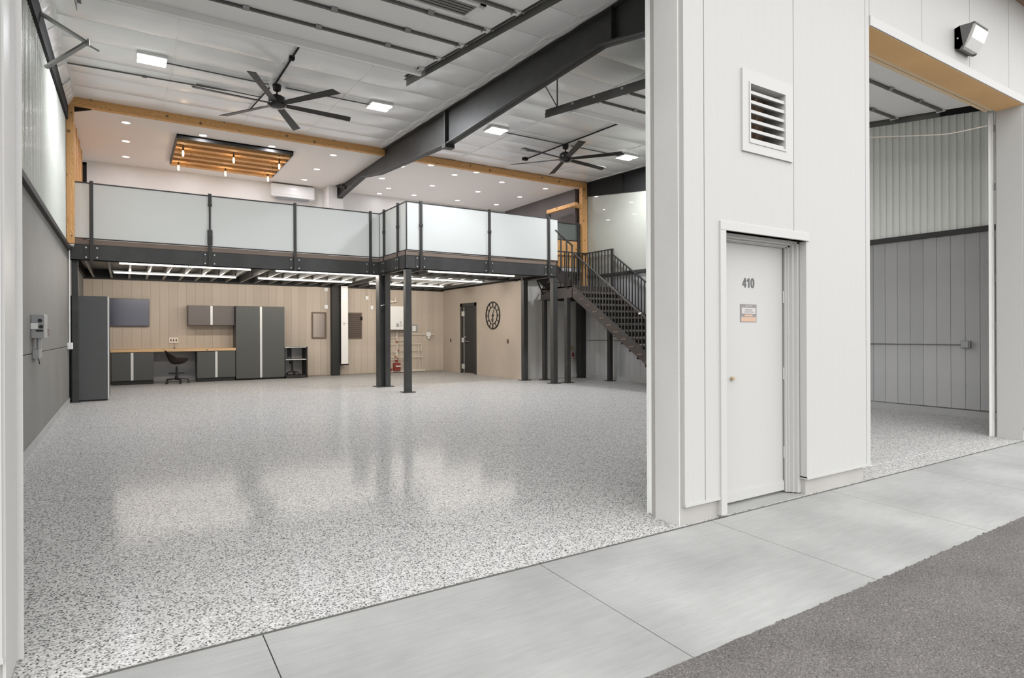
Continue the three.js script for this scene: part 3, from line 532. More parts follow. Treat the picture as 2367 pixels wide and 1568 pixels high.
function railing(label, runs, posts, skip) {
  const r = thing('glass_railing', label, 'railing', [runs[0][0], DECK, runs[0][1]]);
  for (let i = 0; i < runs.length - 1; i++) {
    const [xa, za] = runs[i], [xb, zb] = runs[i + 1], al = za === zb, cuts = [al ? xa : za, ...posts.filter((p) => p[2] === i).map((p) => (al ? p[0] : p[1])), al ? xb : zb], up = (cuts[cuts.length - 1] > cuts[0] ? 1 : -1);
    for (let k = 0; k < cuts.length - 1; k++) { const a = cuts[k] + up * (k ? 0.012 : 0), b = cuts[k + 1] - up * (k < cuts.length - 2 ? 0.012 : 0); mesh('glass_panel', al ? bx(a, b, 3.4, 4.525, za - 0.006, za + 0.006) : bx(xa - 0.006, xa + 0.006, 3.4, 4.525, a, b), M.glass, r); }
    const rail = (y, w) => (al ? rb(xa, xb, y - w, y + w, za - 0.016, za + 0.016, 0.003) : rb(xa - 0.016, xa + 0.016, y - w, y + w, za, zb, 0.003));
    mesh('top_rail', rail(4.536, 0.013), M.railSteel, r); mesh('bottom_rail', rail(3.388, 0.012), M.railSteel, r);
  }
  for (const c of skip || []) mesh('end_bar', rb(c[0] - 0.013, c[0] + 0.013, 3.38, 4.54, c[1] - 0.013, c[1] + 0.013, 0.003), M.railSteel, r);
  for (const [x, z, run, style] of posts) {
    const al = runs[run][1] === runs[run + 1][1], px = al ? x : x - 0.03, pz = al ? z + 0.03 : z, w = style === 2 ? 0.019 : 0.031, g = [rb(px - w, px + w, 2.93, 4.58, pz - 0.022, pz + 0.022, 0.004)];
    if (style === 2) g.push(rb(px - 0.034, px + 0.034, 4.38, 4.58, pz - 0.024, pz + 0.024, 0.004), ...collar(px, pz, 4.33), extX([[pz - 0.03, 3.42], [pz + 0.03, 3.42], [pz + 0.04, 3.62], [pz + 0.03, 3.76], [pz - 0.03, 3.76], [pz - 0.04, 3.62]], px - 0.05, px + 0.05), rb(px - 0.035, px + 0.035, 2.93, 3.42, pz - 0.024, pz + 0.024, 0.004));
    if (style === 1) g.push(...collar(px, pz, 4.0));
    const p = mesh('post', g, M.railSteel, r);
    mesh('base_plate', al ? rb(x - 0.13, x + 0.13, 2.955, 3.25, z, z + 0.009, 0.002) : rb(x - 0.062, x - 0.05, 2.955, 3.25, z - 0.1, z + 0.1, 0.002), M.steel, p);
    for (const s of [-1, 1]) for (const y of [3.0, 3.2]) mesh('bolt', al ? cy(x + s * 0.095, y, z + 0.014, 0.017, 0.018, 'z', 0.017, 6) : cy(x - 0.066, y, z + s * 0.06, 0.014, 0.016, 'x', 0.014, 6), M.bolt, p);
  }
  return r;
}
railing('long frosted glass railing left of the heavy column, above the workbench', [[-0.93, -15.3], [5.64, -15.3]], [[-0.58, -15.3, 0, 0], [1.625, -15.3, 0, 2], [3.49, -15.3, 0, 0], [5.38, -15.3, 0, 0]], [[-0.93, -15.3], [5.64, -15.3]]);
railing('frosted glass railing stepping forward round the right part of the mezzanine', [[5.64, -15.28], [5.64, -13.5], [10.1, -13.5]], [[5.64, -14.9, 0, 1], [5.64, -13.97, 0, 1], [6.0, -13.5, 1, 1], [7.905, -13.5, 1, 1], [9.79, -13.5, 1, 0]], [[5.64, -13.5]]);
{
  const r = thing('stair_guard', 'dark framed guard with glass over wood panels above the stair landing', 'railing', [11, DECK, -14.66]);
  mesh('wood_panel', rb(10.15, 11.85, 3.4, 4.2, -14.72, -14.69, 0.004), std('#ffffff', 0.6, { map: pineMap }), r);
  mesh('glass_panel', bx(10.15, 11.85, 4.24, 4.72, -14.71, -14.7), M.glassClear, r);
  mesh('rail', [rb(10.1, 11.87, 4.72, 4.75, -14.72, -14.68, 0.004), rb(10.1, 11.87, 4.205, 4.235, -14.72, -14.68, 0.004)], M.railSteel, r);
  mesh('post', rb(11.745, 11.81, 3.0, 4.79, -14.68, -14.64, 0.004), M.railSteel, r);
  mesh('post', rb(11.83, 11.86, 3.3, 4.75, -14.72, -14.68, 0.004), M.railSteel, r);
}
// ---- stairs: landing, short flight up to the deck, main flight down along the right wall
{
  const LY = 2.72, x0 = 10.5, x1 = 12.02, s = thing('staircase', 'dark steel staircase with open treads descending along the right wall', 'stairs', [11.2, 0, -12]);
  mesh('landing', [bx(x0, x1, LY - 0.04, LY, -14.86, -13.35)], M.tread, s);
  mesh('landing_beam', [bx(x0, x0 + 0.014, 2.375, LY - 0.005, -14.87, -13.35), bx(x0 - 0.05, x0 + 0.06, 2.375, 2.39, -14.87, -13.35), bx(x0, x1, 2.375, LY - 0.005, -14.88, -14.86), bx(x0, x1, 2.375, LY - 0.005, -13.36, -13.345)], M.stairSteel, s);
  // short flight up to the deck
  mesh('stringer', ext([[10.08, 3.26], [10.16, 3.26], [10.62, 2.86], [10.62, 2.6], [10.5, 2.62], [10.08, 2.95]], -13.56, -13.54), M.stairSteel, s);
  mesh('stringer', ext([[10.08, 3.26], [10.16, 3.26], [10.62, 2.86], [10.62, 2.6], [10.5, 2.62], [10.08, 2.95]], -14.5, -14.48), M.stairSteel, s);
  for (let k = 0; k < 3; k++) mesh('tread', rb(10.08 + k * 0.17, 10.3 + k * 0.17, 3.18 - k * 0.16, 3.215 - k * 0.16, -14.48, -13.56, 0.004), M.tread, s);
  mesh('handrail', rod([10.02, 4.24, -13.5], [10.64, 3.84, -13.5], 0.045, 0.03), M.railSteel, s);
  for (const x of [10.22, 10.42, 10.61]) mesh('baluster', bx(x - 0.016, x + 0.016, x > 10.5 ? LY : 3.12 - (x - 10.2) * 0.4, 4.12 - (x - 10.2) * 0.645, -13.516, -13.484), M.railSteel, s);
  for (const x of [10.3, 10.47]) mesh('baluster', bx(x - 0.014, x + 0.014, 3.05 - (x - 10.2) * 0.4, 4.1 - (x - 10.2) * 0.64, -14.46, -14.43), M.railSteel, s);
  // landing guard: back and right side
  mesh('guard_rail', rb(10.55, 12.0, 3.815, 3.85, -14.56, -14.52, 0.004), M.railSteel, s);
  for (let x = 11.5; x < 11.99; x += 0.115) mesh('baluster', bx(x - 0.012, x + 0.012, LY, 3.82, -14.553, -14.529), M.railSteel, s);
  for (let x = 10.7; x < 11.45; x += 0.15) mesh('baluster', bx(x - 0.012, x + 0.012, LY, 3.82, -14.553, -14.529), M.railSteel, s);
  mesh('guard_rail', rb(11.98, 12.02, 3.82, 3.855, -14.55, -13.36, 0.004), M.railSteel, s);
  for (let z = -14.4; z < -13.36; z += 0.14) mesh('baluster', bx(11.986, 12.012, LY, 3.83, z - 0.013, z + 0.013), M.railSteel, s);
  mesh('newel', rb(11.98, 12.02, LY, 3.855, -13.38, -13.34, 0.003), M.railSteel, s);
  // main flight
  const zt = -13.35, slope = 0.655, zf = zt + LY / slope, n = 15, rise = LY / n, run = rise / slope;
  for (const x of [x0, x1 - 0.03]) mesh('stringer', extX([[zt - 0.02, LY + 0.02], [zt - 0.02, LY - 0.33], [zf - 0.32, 0], [zf + 0.1, 0], [zf + 0.1, 0.02]], x, x + 0.02), M.stairSteel, s);
  for (let k = 1; k < n; k++) { const y = LY - k * rise, z = zt + (k - 1) * run; mesh('tread', [rb(x0 + 0.02, x1 - 0.03, y - 0.045, y, z, z + run + 0.02, 0.004)], M.tread, s); mesh('riser', bx(x0 + 0.02, x1 - 0.03, y - rise + 0.02, y - 0.02, z + 0.004, z + 0.01), M.steelDark, s); mesh('tread_bracket', bx(x0 - 0.012, x0, y - 0.05, y - 0.02, z + 0.03, z + 0.22), M.brown, s); }
  for (const [x, dy] of [[x0 + 0.01, 0], [x1 - 0.02, 0.03]]) {
    const ry = (z) => 3.65 - 0.675 * (z + 13.36) + dy, za = -13.36, zb = -9.5;
    mesh('handrail', rod([x, ry(za), za], [x, ry(zb), zb], 0.045, 0.03), M.railSteel, s);
    for (let z = za + 0.1; z < zb; z += 0.118) mesh('baluster', bx(x - 0.012, x + 0.012, LY - slope * (z - zt) - (x < 11 ? 0.05 : 0), ry(z), z - 0.012, z + 0.012), M.railSteel, s);
  }
  mesh('rail_clamp', cy(x0 + 0.01, 1.86, -10.72, 0.03, 0.07, 'z'), M.bolt, s);
  mesh('landing_brace', [rod([10.1, 2.93, -14.5], [10.5, 2.55, -14.75], 0.03), rod([10.5, 2.7, -14.8], [10.7, 2.95, -14.8], 0.03), cy(10.7, 2.86, -14.6, 0.06, 0.1, 'x')], M.steelDark, s);
}
// ================================================================ LIGHTS
const bay = (x) => (x < 5.5 ? 'left' : 'right');
const ord = ['first', 'second', 'third', 'fourth', 'fifth'];
[0.385, 4.27, 6.97, 10.88].forEach((x, i) => {            // four twin panel lights hung from the roof
  const z = -11.56, y = roofY(z) - 0.075, w = i === 3 ? 0.46 : 0.43;
  const l = thing('panel_light', ['twin panel light near the left wall under the sloping ceiling', 'twin panel light between the left fan and the steel rafter', 'twin panel light just right of the steel rafter', 'twin panel light beside the right fan tip'][i], 'ceiling light', [x, y, z], 'twin panel lights on the sloping ceiling');
  mesh('housing', rb(x - w / 2, x + w / 2, y + 0.01, y + 0.055, z - 0.2, z + 0.2, 0.006), M.whiteMetal, l);
  for (const s of [-1, 1]) { mesh('diffuser', rb(x - w / 2 + 0.01, x + w / 2 - 0.01, y - 0.004, y + 0.012, z + s * 0.105 - 0.07, z + s * 0.105 + 0.07, 0.004), M.glowPanel, l); }
  for (const q of [-1, 1]) {
    l.add(areaLight(0xf7f9ff, PANEL_LIGHT * 1.357, w - 0.02, 0.14, [0, -0.012, q * 0.105]));
  }
});
[[-0.11, 2.57, -15.8, 'front tube under the mezzanine over the tall side cabinet'], [3.14, 5.76, -15.8, 'front tube under the mezzanine just left of the heavy column'], [-0.24, 2.58, -18.2, 'rear tube under the mezzanine nearest the wall screen'], [3.15, 5.82, -18.2, 'rear tube under the mezzanine ending at the white wall panel'],
  [6.41, 9.0, -14.0, 'front tube behind the right edge beam of the mezzanine'], [6.28, 9.18, -16.1, 'middle tube under the right part of the mezzanine'], [6.44, 9.0, -18.4, 'rear tube under the right part of the mezzanine']].forEach(([a, b, z, txt]) => {
  const y = 2.95, x = (a + b) / 2, l = thing('tube_light', 'lit white ' + txt, 'tube light', [x, y, z], 'tube lights under the mezzanine');
  const mid = (a + b) / 2;
  mesh('fixture', [rb(a - 0.02, b + 0.02, y + 0.024, y + 0.06, z - 0.03, z + 0.03, 0.004), bx(a + 0.4, a + 0.43, y + 0.05, 3.0, z - 0.01, z + 0.01), bx(b - 0.43, b - 0.4, y + 0.05, 3.0, z - 0.01, z + 0.01)], M.whiteMetal, l);
  mesh('tube', [cy(mid, y + 0.012, z, 0.024, b - a - 0.012, 'x', 0.024, 10)], M.glowTube, l);
  for (const e of [a, mid, b]) mesh('tube_cap', cy(e, y + 0.012, z, 0.026, 0.016, 'x', 0.026, 10), M.alu, l);
  for (const k of [-1, 1]) l.add(areaLight(0xfff5ea, TUBE_LIGHT, b - a, 0.046, [0, -0.012, k * 0.03], -Math.PI / 2 - k * 0.85));
});
{
  const L = [[0.03, -15.25], [0.03, -16.72], [0.03, -18.18], [1.5, -15.32], [1.5, -18.25], [2.98, -15.36], [2.98, -18.3], [4.43, -15.29], [4.43, -16.84], [4.42, -18.17], [6.29, -15.36], [6.29, -16.84], [7.9, -15.4], [7.9, -16.88], [7.93, -18.35], [9.48, -15.41], [9.47, -16.85], [9.49, -18.3], [11.06, -15.39], [11.0, -16.76], [10.97, -18.2], [6.9, -14.83], [8.29, -14.83], [6.9, -18.72], [6.89, -17.89]];
  const row = (z) => (z > -15 ? 'tight behind the pine beam' : z > -16 ? 'in front row' : z > -17.5 ? 'in middle row' : 'in rear row');
  let proto = null;
  L.forEach(([x, z], i) => {
    const col = x < 5.5 ? ['nearest the timber wall', 'second from the timber wall', 'third from the timber wall', 'nearest the steel rafter'][Math.round((x - 0.03) / 1.47)] : ['nearest the steel rafter', 'second from the steel rafter', 'third from the steel rafter', 'nearest the dark wall'][Math.round((x - 6.29) / 1.58)];
    const label = i > 22 ? (z > -18.5 ? 'glowing reflection disc, front one of the close pair right of the rafter end' : 'glowing reflection disc, rear one of the close pair right of the rafter end') : i > 20 ? (x < 7.5 ? 'round lit downlight tight behind the right pine beam, nearer the rafter' : 'round lit downlight tight behind the right pine beam, nearer the pine post') : `round lit downlight ${row(z)} of the ${bay(x)} ceiling, ${col}`;  // the close pair draws reflections as glowing discs
    if (!proto) {
      proto = thing('downlight', label, 'downlight', [x, CEIL, z], 'recessed downlights in the white ceiling');
      mesh('trim_ring', new THREE.TorusGeometry(0.088, 0.009, 6, 28).rotateX(Math.PI / 2).translate(x, CEIL - 0.003, z), M.whiteTrim, proto);
      mesh('lens', cy(x, CEIL - 0.001, z, 0.082, 0.008, 'y', 0.082, 24), M.glowDown, proto);
      proto.add(areaLight(0xf6f5ff, DOWN_LIGHT, 0.13, 0.13, [0, -0.014, 0]));
    } else { const c = copy(proto, [x, CEIL, z], label); if (i > 20) c.traverse((o) => { if (o.isLight) o.intensity *= 0.15; }); }
  });
}
{ // slatted pine fixture with six hanging bulbs
  const f = thing('slatted_fixture', 'square pine slatted ceiling fixture with dark frame', 'ceiling light', [2.25, CEIL, -16.75]);
  const x0 = 1.0, x1 = 3.5, za = -15.5, zb = -18.0;
  mesh('frame', [bx(x0, x1, CEIL - 0.015, CEIL, zb, za), bx(x0, x1, CEIL - 0.1, CEIL, za - 0.025, za), bx(x0 - 0.012, x0 + 0.012, CEIL - 0.1, CEIL, zb, za), bx(x1 - 0.012, x1 + 0.012, CEIL - 0.1, CEIL, zb, za)], M.trimDark, f);
  for (let k = 0; k < 6; k++) { const z = za - 0.2 - k * 0.43; mesh('slat', [rb(x0 + 0.012, x1 - 0.012, CEIL - 0.115, CEIL - 0.015, z - 0.2, z - 0.02, 0.006)], M.pine, f); mesh('backing_board', bx(x0 + 0.012, x1 - 0.012, CEIL - 0.03, CEIL - 0.016, z - 0.02, z + 0.2), M.brown, f); }
  for (const x of [1.16, 2.25, 3.31]) for (const [z, n] of [[-16.15, 'front'], [-17.6, 'rear']]) {
    const b = thing('pendant_bulb', `glowing tubular bulb at the ${n} ${x < 2 ? 'left corner' : x < 3 ? 'middle' : 'right corner'} of the slatted fixture`, 'bulb', [x, CEIL - 0.115, z], 'bulbs under the slatted fixture'), y = 5.66;
    mesh('cord', cy(x, y + 0.15, z, 0.006, 0.1, 'y', 0.006, 8), M.black, b);
    mesh('socket', new THREE.LatheGeometry([[0.0, 0.12], [0.018, 0.118], [0.02, 0.075], [0.024, 0.068], [0.022, 0.05], [0, 0.05]].map((p) => new THREE.Vector2(...p)), 14).translate(x, y, z), M.trimDark, b);
    mesh('glass_bulb', new THREE.LatheGeometry([[0.0, -0.09], [0.012, -0.087], [0.021, -0.074], [0.025, -0.05], [0.025, 0.02], [0.018, 0.046], [0.014, 0.056], [0, 0.056]].map((p) => new THREE.Vector2(...p)), 16).translate(x, y, z), M.glowBulb, b);
    const p = new THREE.PointLight(0xffd8a8, BULB_LIGHT, 0, 2); p.position.set(0, y - CEIL + 0.115 - 0.01, 0); p.castShadow = true; b.add(p);
  }
}
// ================================================================ CEILING FANS AND CONDUITS
function fan(label, x, z, turn) {
  const yr = roofY(z) - 0.01, yh = 5.6, f = thing('ceiling_fan', label, 'ceiling fan', [x, yh, z], 'large black ceiling fans');
  mesh('canopy', new THREE.LatheGeometry([[0, 0], [0.075, 0], [0.078, -0.02], [0.066, -0.105], [0.03, -0.125], [0, -0.125]].map((p) => new THREE.Vector2(...p)).reverse(), 24).translate(x, yr, z), M.fan, f);
  mesh('downrod', cy(x, (yr + yh) / 2, z, 0.017, yr - yh, 'y', 0.017, 12), M.fan, f);
  mesh('motor', new THREE.LatheGeometry([[0, 0.15], [0.1, 0.15], [0.145, 0.12], [0.15, 0.05], [0.14, 0.03], [0.15, 0.015], [0.165, 0.0], [0.165, -0.025], [0.12, -0.06], [0.05, -0.075], [0, -0.075]].map((p) => new THREE.Vector2(...p)).reverse(), 32).translate(x, yh, z), M.fanHub, f);
  for (let k = 0; k < 6; k++) {
    const a = (turn + k * 60) * Math.PI / 180, g = new THREE.Shape([[0.14, -0.045], [0.3, -0.06], [1.36, -0.085], [1.4, 0.07], [0.3, 0.06], [0.14, 0.045]].map((p) => new THREE.Vector2(...p)));
    const e = new THREE.ExtrudeGeometry(g, { depth: 0.008, bevelEnabled: true, bevelSize: 0.003, bevelThickness: 0.002, bevelSegments: 1 });
    e.rotateX(-Math.PI / 2).rotateX(-0.2).rotateY(-a).translate(x, yh - 0.005, z); mesh('blade', e, M.fan, f);
  }
  return f;
}
fan('six-bladed black ceiling fan left of the steel rafter', 2.353, -11.66, -3);
fan('six-bladed black ceiling fan right of the steel rafter', 8.987, -11.67, -8);
const rp = (x, z, d = 0.045) => [x, roofY(z) - d, z];
whole('ceiling_conduit', 'black conduit running along the ceiling towards the left fan', 'conduit', [tb([rp(2.28, -8.0), rp(2.3, -11.5)], 0.016), rb(2.25, 2.33, roofY(-10.2) - 0.08, roofY(-10.2) - 0.02, -10.24, -10.16), tb([rp(2.25, -11.8), rp(2.15, -13.4)], 0.012)], M.black);
whole('ceiling_conduit', 'black conduit running along the ceiling past the right fan', 'conduit', [tb([rp(8.86, -8.2), rp(8.9, -13.2)], 0.016), rb(8.8, 8.94, roofY(-13.2) - 0.08, roofY(-13.2) - 0.01, -13.3, -13.2)], M.black);
whole('light_conduit', 'thin grey conduit linking the left panel light, fan and second light', 'conduit', [tb([rp(0.6, -11.6), rp(2.2, -11.62)], 0.012), tb([rp(2.5, -11.62), rp(4.05, -11.6)], 0.012)], M.galvDark);
whole('light_conduit', 'thin grey conduit linking the two panel lights of the right bay', 'conduit', [tb([rp(7.2, -11.6), rp(8.85, -11.6)], 0.013), tb([rp(9.1, -11.6), rp(10.65, -11.6)], 0.013)], M.galvDark);
whole('light_conduit', 'thin conduit with couplings on the ceiling by the left wall', 'conduit', [tb([rp(-0.8, -12.55), rp(1.6, -12.4)], 0.013), tb([rp(1.1, -12.36), rp(2.2, -12.4)], 0.01), cy(0.3, roofY(-12.5) - 0.045, -12.5, 0.02, 0.08, 'x')], M.galvDark);
{ const s = thing('motion_sensor', 'small white sensor on a stub conduit left of the right fan', 'sensor', [8.38, 5.9, -12.55]);
  mesh('body', rb(8.28, 8.42, 5.9, 5.965, -12.6, -12.5, 0.02), M.whiteTrim, s); mesh('stub', tb([[8.4, 5.94, -12.55], [8.86, 5.94, -12.5]], 0.014), M.galvDark, s); }
// ================================================================ FURNITURE UNDER THE MEZZANINE
const FZ = -19.9;
{ // tall cabinet run end panel at the left wall
  const c = thing('tall_cabinet', 'tall dark grey cabinet against the left wall seen from its end', 'cabinet', [-0.63, 0, -16]);
  mesh('carcass', rb(-0.955, -0.315, 0.03, 2.21, -16.6, -15.5, 0.004), M.cabinet, c);
  mesh('plinth', bx(-0.95, -0.33, 0, 0.03, -16.6, -15.52), M.cabinetDark, c);
  mesh('side_trim', bx(-0.966, -0.955, 0, 2.2, -16.6, -15.49), M.black, c);
  mesh('door', rb(-0.312, -0.292, 0.05, 2.2, -16.58, -15.505, 0.003), M.cabinet, c);
  mesh('door_edge', bx(-0.315, -0.29, 0.04, 2.205, -15.505, -15.497), M.alu, c);
}
function cabinet(label, name, x0, x1, y0, y1, z0, z1, hx, mat, plinth) {
  const c = thing(name, label, 'cabinet', [(x0 + x1) / 2, y0, z0], 'dark grey cabinets of the workbench');
  mesh('carcass', rb(x0, x1, y0 + plinth, y1, z1, z0 - 0.022, 0.003), mat, c);
  if (plinth) mesh('plinth', bx(x0 + 0.01, x1 - 0.01, y0, y0 + plinth, z1, z0 - 0.05), M.cabinetDark, c);
  for (const [a, b] of [[x0 + 0.004, hx - 0.034], [hx + 0.034, x1 - 0.004]]) mesh('door', rb(a, b, y0 + plinth + 0.006, y1 - 0.006, z0 - 0.021, z0, 0.003), mat, c);
  mesh('handle_strip', rb(hx - 0.032, hx + 0.032, y0 + plinth + 0.01, y1 - 0.01, z0 - 0.021, z0 + 0.002, 0.003), M.alu, c);
  return c;
}
const WZ = ZB + 0.003;
cabinet('low grey two-door cabinet under the left end of the worktop', 'base_cabinet', -0.32, 0.68, 0.01, 0.9, FZ, WZ, 0.16, M.cabinet, 0.1);
cabinet('low grey two-door cabinet under the right end of the worktop', 'base_cabinet', 1.77, 2.8, 0.01, 0.9, FZ, WZ, 2.28, M.cabinet, 0.1);
cabinet('tall grey two-door locker with a long bright handle strip', 'storage_locker', 2.815, 4.22, 0.02, 2.25, FZ, WZ, 3.525, M.cabinet, 0.03);
cabinet('grey two-door cabinet hung on the wall above the worktop', 'wall_cabinet', 1.556, 2.8, 1.665, 2.25, -20.05, WZ, 2.17, M.cabinetWarm, 0);
{
  const w = thing('worktop', 'pale maple worktop spanning the two base cabinets', 'worktop', [1.23, 0.905, -20.2]);
  mesh('board', rb(-0.34, 2.806, 0.905, 0.985, WZ, FZ + 0.02, 0.006), M.maple, w);
  mesh('kneehole_panel', bx(0.684, 1.766, 0.02, 0.9, WZ, WZ + 0.01), std('#9a9a9c', 0.7), w);
}
{
  const c = thing('open_shelf_unit', 'low open black shelf unit with bright back beside the tall locker', 'shelf', [4.57, 0, FZ]);
  mesh('frame', [bx(4.225, 4.25, 0.01, 0.99, WZ, FZ), bx(4.885, 4.92, 0.01, 0.99, WZ, FZ), bx(4.225, 4.92, 0.01, 0.09, WZ, FZ), bx(4.225, 4.92, 0.955, 0.99, WZ, FZ)], M.cabinetDark, c);
  mesh('back_panel', [bx(4.25, 4.885, 0.09, 0.955, WZ, WZ + 0.012)], std('#b4b1ae', 0.5), c);
  mesh('divider', bx(4.42, 4.55, 0.6, 0.955, WZ + 0.012, WZ + 0.04), M.cabinetDark, c);
  mesh('shelf_board', [rb(4.25, 4.885, 0.57, 0.6, WZ + 0.02, FZ - 0.01, 0.003), rb(4.225, 4.88, 0.965, 0.99, FZ, FZ + 0.004, 0.001)], M.alu, c);
  const k = thing('wheeled_base', 'black five-spoke castor base stored in the open shelf unit', 'chair base', [4.5, 0.09, -20.15]);
  const st = []; for (let q = 0; q < 5; q++) { const a = q * 1.2566 + 0.3; st.push(rod([4.5, 0.22, -20.15], [4.5 + 0.2 * Math.cos(a), 0.16, -20.15 + 0.17 * Math.sin(a)], 0.03)); }
  mesh('spokes', st, M.blackPlastic, k); mesh('column', [cy(4.5, 0.36, -20.15, 0.025, 0.3), cy(4.47, 0.5, -20.15, 0.05, 0.12)], M.blackPlastic, k);
  for (let q = 0; q < 5; q++) { const a = q * 1.2566 + 0.3; mesh('castor', cy(4.5 + 0.2 * Math.cos(a), 0.12, -20.15 + 0.17 * Math.sin(a), 0.03, 0.02, 'x'), M.blackPlastic, k); }
  const b = thing('small_gadget', 'small dark gadget lying on the shelf of the open unit', 'gadget', [4.34, 0.6, -20.1]);
  mesh('body', rb(4.27, 4.42, 0.6, 0.645, -20.15, -20.03, 0.01), M.screen, b); mesh('knob', cy(4.4, 0.655, -20.08, 0.012, 0.02), M.alu, b);
}
{ // rolling stool
  const x = 1.23, z = -19.68, s = thing('rolling_stool', 'dark brown scooped rolling stool tucked at the worktop', 'stool', [x, 0, z]);
  const pts = []; const NU = 36, NV = 12, top = (u, v) => { // a scooped seat: low lip to the right, raised back to the left
    const r = v, a = u * 2 * Math.PI, X = 0.285 * r * Math.cos(a), Z = 0.215 * r * Math.sin(a); return [X, 0.60 + 0.085 * r * r + (r > 0.55 ? (r - 0.55) * 0.17 * Math.max(0, -Math.cos(a)) * 2.2 : 0) - 0.03 * X / 0.285 * r, Z]; };
  const bot = (u, v) => { const r = v, a = u * 2 * Math.PI, e = Math.sqrt(Math.max(0, 1 - Math.pow(r, 3))); const t = top(u, v); return [t[0], t[1] - 0.02 - 0.1 * e, t[2]]; };
  const surf = (f, flip) => { const p = []; for (let i = 0; i < NU; i++) for (let j = 0; j < NV; j++) { const A = f(i / NU, j / NV), B = f((i + 1) / NU, j / NV), C = f((i + 1) / NU, (j + 1) / NV), D = f(i / NU, (j + 1) / NV); const q = flip ? [A, B, C, A, C, D] : [A, C, B, A, D, C]; for (const k of q) p.push(k[0] + x, k[1] + 0.06, k[2] + z); } const g = new THREE.BufferGeometry(); g.setAttribute('position', new THREE.Float32BufferAttribute(p, 3)); g.computeVertexNormals(); return g; };
  const rim = new THREE.TubeGeometry(new THREE.CatmullRomCurve3(Array.from({ length: 28 }, (_, i) => { const t = top(i / 28, 1); return V(t[0] + x, t[1] + 0.05, t[2] + z); }), true), 60, 0.016, 8, true);
  mesh('seat', [surf(top, false), surf(bot, true), rim], M.leather, s);
  mesh('gas_lift', [cy(x, 0.5, z, 0.016, 0.16), cy(x, 0.33, z, 0.028, 0.24)], M.blackPlastic, s);
  mesh('lift_sleeve', cy(x, 0.54, z, 0.018, 0.05), M.alu, s);
  mesh('foot_ring', [new THREE.TorusGeometry(0.2, 0.01, 8, 36).rotateX(Math.PI / 2).translate(x, 0.295, z), rod([x - 0.2, 0.295, z], [x + 0.2, 0.295, z], 0.016)], M.blackPlastic, s);
  const arms = []; for (let k = 0; k < 5; k++) { const a = k * 1.2566 + 0.1; arms.push(rod([x, 0.15, z], [x + 0.3 * Math.cos(a), 0.115, z + 0.3 * Math.sin(a)], 0.04, 0.028)); }
  mesh('base', [...arms, cy(x, 0.16, z, 0.045, 0.1)], M.blackPlastic, s);
  for (let k = 0; k < 5; k++) { const a = k * 1.2566 + 0.1, X = x + 0.3 * Math.cos(a), Z = z + 0.3 * Math.sin(a); mesh('castor', [cy(X - 0.017, 0.043, Z, 0.036, 0.022, 'x'), cy(X + 0.017, 0.043, Z, 0.036, 0.022, 'x'), cy(X, 0.085, Z, 0.01, 0.05)], M.blackPlastic, s); }
}
{ const t = thing('wall_screen', 'flat dark blue-grey television on the back wall', 'television', [0.0, 1.64, ZB]);
  mesh('casing', rb(-0.6, 0.592, 1.632, 2.42, ZB + 0.03, ZB + 0.085, 0.006), M.screenEdge, t); mesh('display', bx(-0.588, 0.58, 1.655, 2.408, ZB + 0.084, ZB + 0.088), M.screen, t); mesh('mount', bx(-0.3, 0.3, 1.8, 2.2, ZB, ZB + 0.03), M.black, t); }
{ const o = thing('wall_outlet', 'cream double outlet plate on the wall above the worktop', 'outlet', [1.21, 1.14, ZB]);
  mesh('plate', rb(1.085, 1.325, 1.137, 1.305, ZB, ZB + 0.025, 0.006), M.pex, o); for (const a of [1.135, 1.205, 1.275]) mesh('socket', rb(a - 0.018, a + 0.018, 1.19, 1.255, ZB + 0.024, ZB + 0.028, 0.006), M.brown, o);
  const p = thing('plug_puck', 'small black cable puck on the worktop below the outlet', 'gadget', [1.215, 0.985, -20.3]); mesh('puck', new THREE.SphereGeometry(0.035, 14, 6, 0, 6.2832, 0, 1.5708).scale(1, 0.7, 1).translate(1.215, 0.985, -20.3), M.blackPlastic, p); mesh('cable', tb([[1.215, 1.0, -20.3], [1.22, 1.06, -20.42], [1.215, 1.14, -20.47]], 0.004), M.blackPlastic, p); }
{ const a = thing('air_conditioner', 'white wall-mounted air conditioner high on the upper back wall', 'air conditioner', [4.26, 5.4, ZU]);
  const x0 = 3.64, x1 = 4.9;
  mesh('casing', rb(x0, x1, 5.48, 5.86, ZU, ZU + 0.24, 0.03), M.whiteMetal, a); mesh('front_panel', rb(x0 + 0.04, x1 - 0.04, 5.55, 5.8, ZU + 0.235, ZU + 0.25, 0.006), M.whiteMetal, a); mesh('vane', rb(x0 + 0.06, x1 - 0.06, 5.485, 5.515, ZU + 0.2, ZU + 0.255, 0.008), M.whiteTrim, a); mesh('outlet_slot', bx(x0 + 0.16, x1 - 0.16, 5.44, 5.482, ZU + 0.02, ZU + 0.16), std('#a9adb4', 0.6), a); }
{ const w = thing('white_panel', 'tall narrow white panel standing out beside the dark column', 'panel', [6.2, 0.37, -20.2]);
  mesh('face', rb(6.09, 6.32, 0.385, 3.0, -20.22, -20.17, 0.004), phy('#f6f5f2', 0.3, { clearcoat: 0.5 }), w); mesh('edge', bx(6.085, 6.335, 0.35, 0.385, -20.3, -20.17), M.black, w); mesh('mount', bx(6.1, 6.31, 0.4, 2.95, ZB, -20.22), M.trimDark, w); mesh('marks', [bx(6.15, 6.21, 1.745, 1.76, -20.17, -20.168), bx(6.16, 6.175, 1.69, 1.71, -20.17, -20.168), bx(6.195, 6.21, 1.69, 1.71, -20.17, -20.168), bx(6.25, 6.3, 1.745, 1.752, -20.17, -20.168)], M.black, w); }
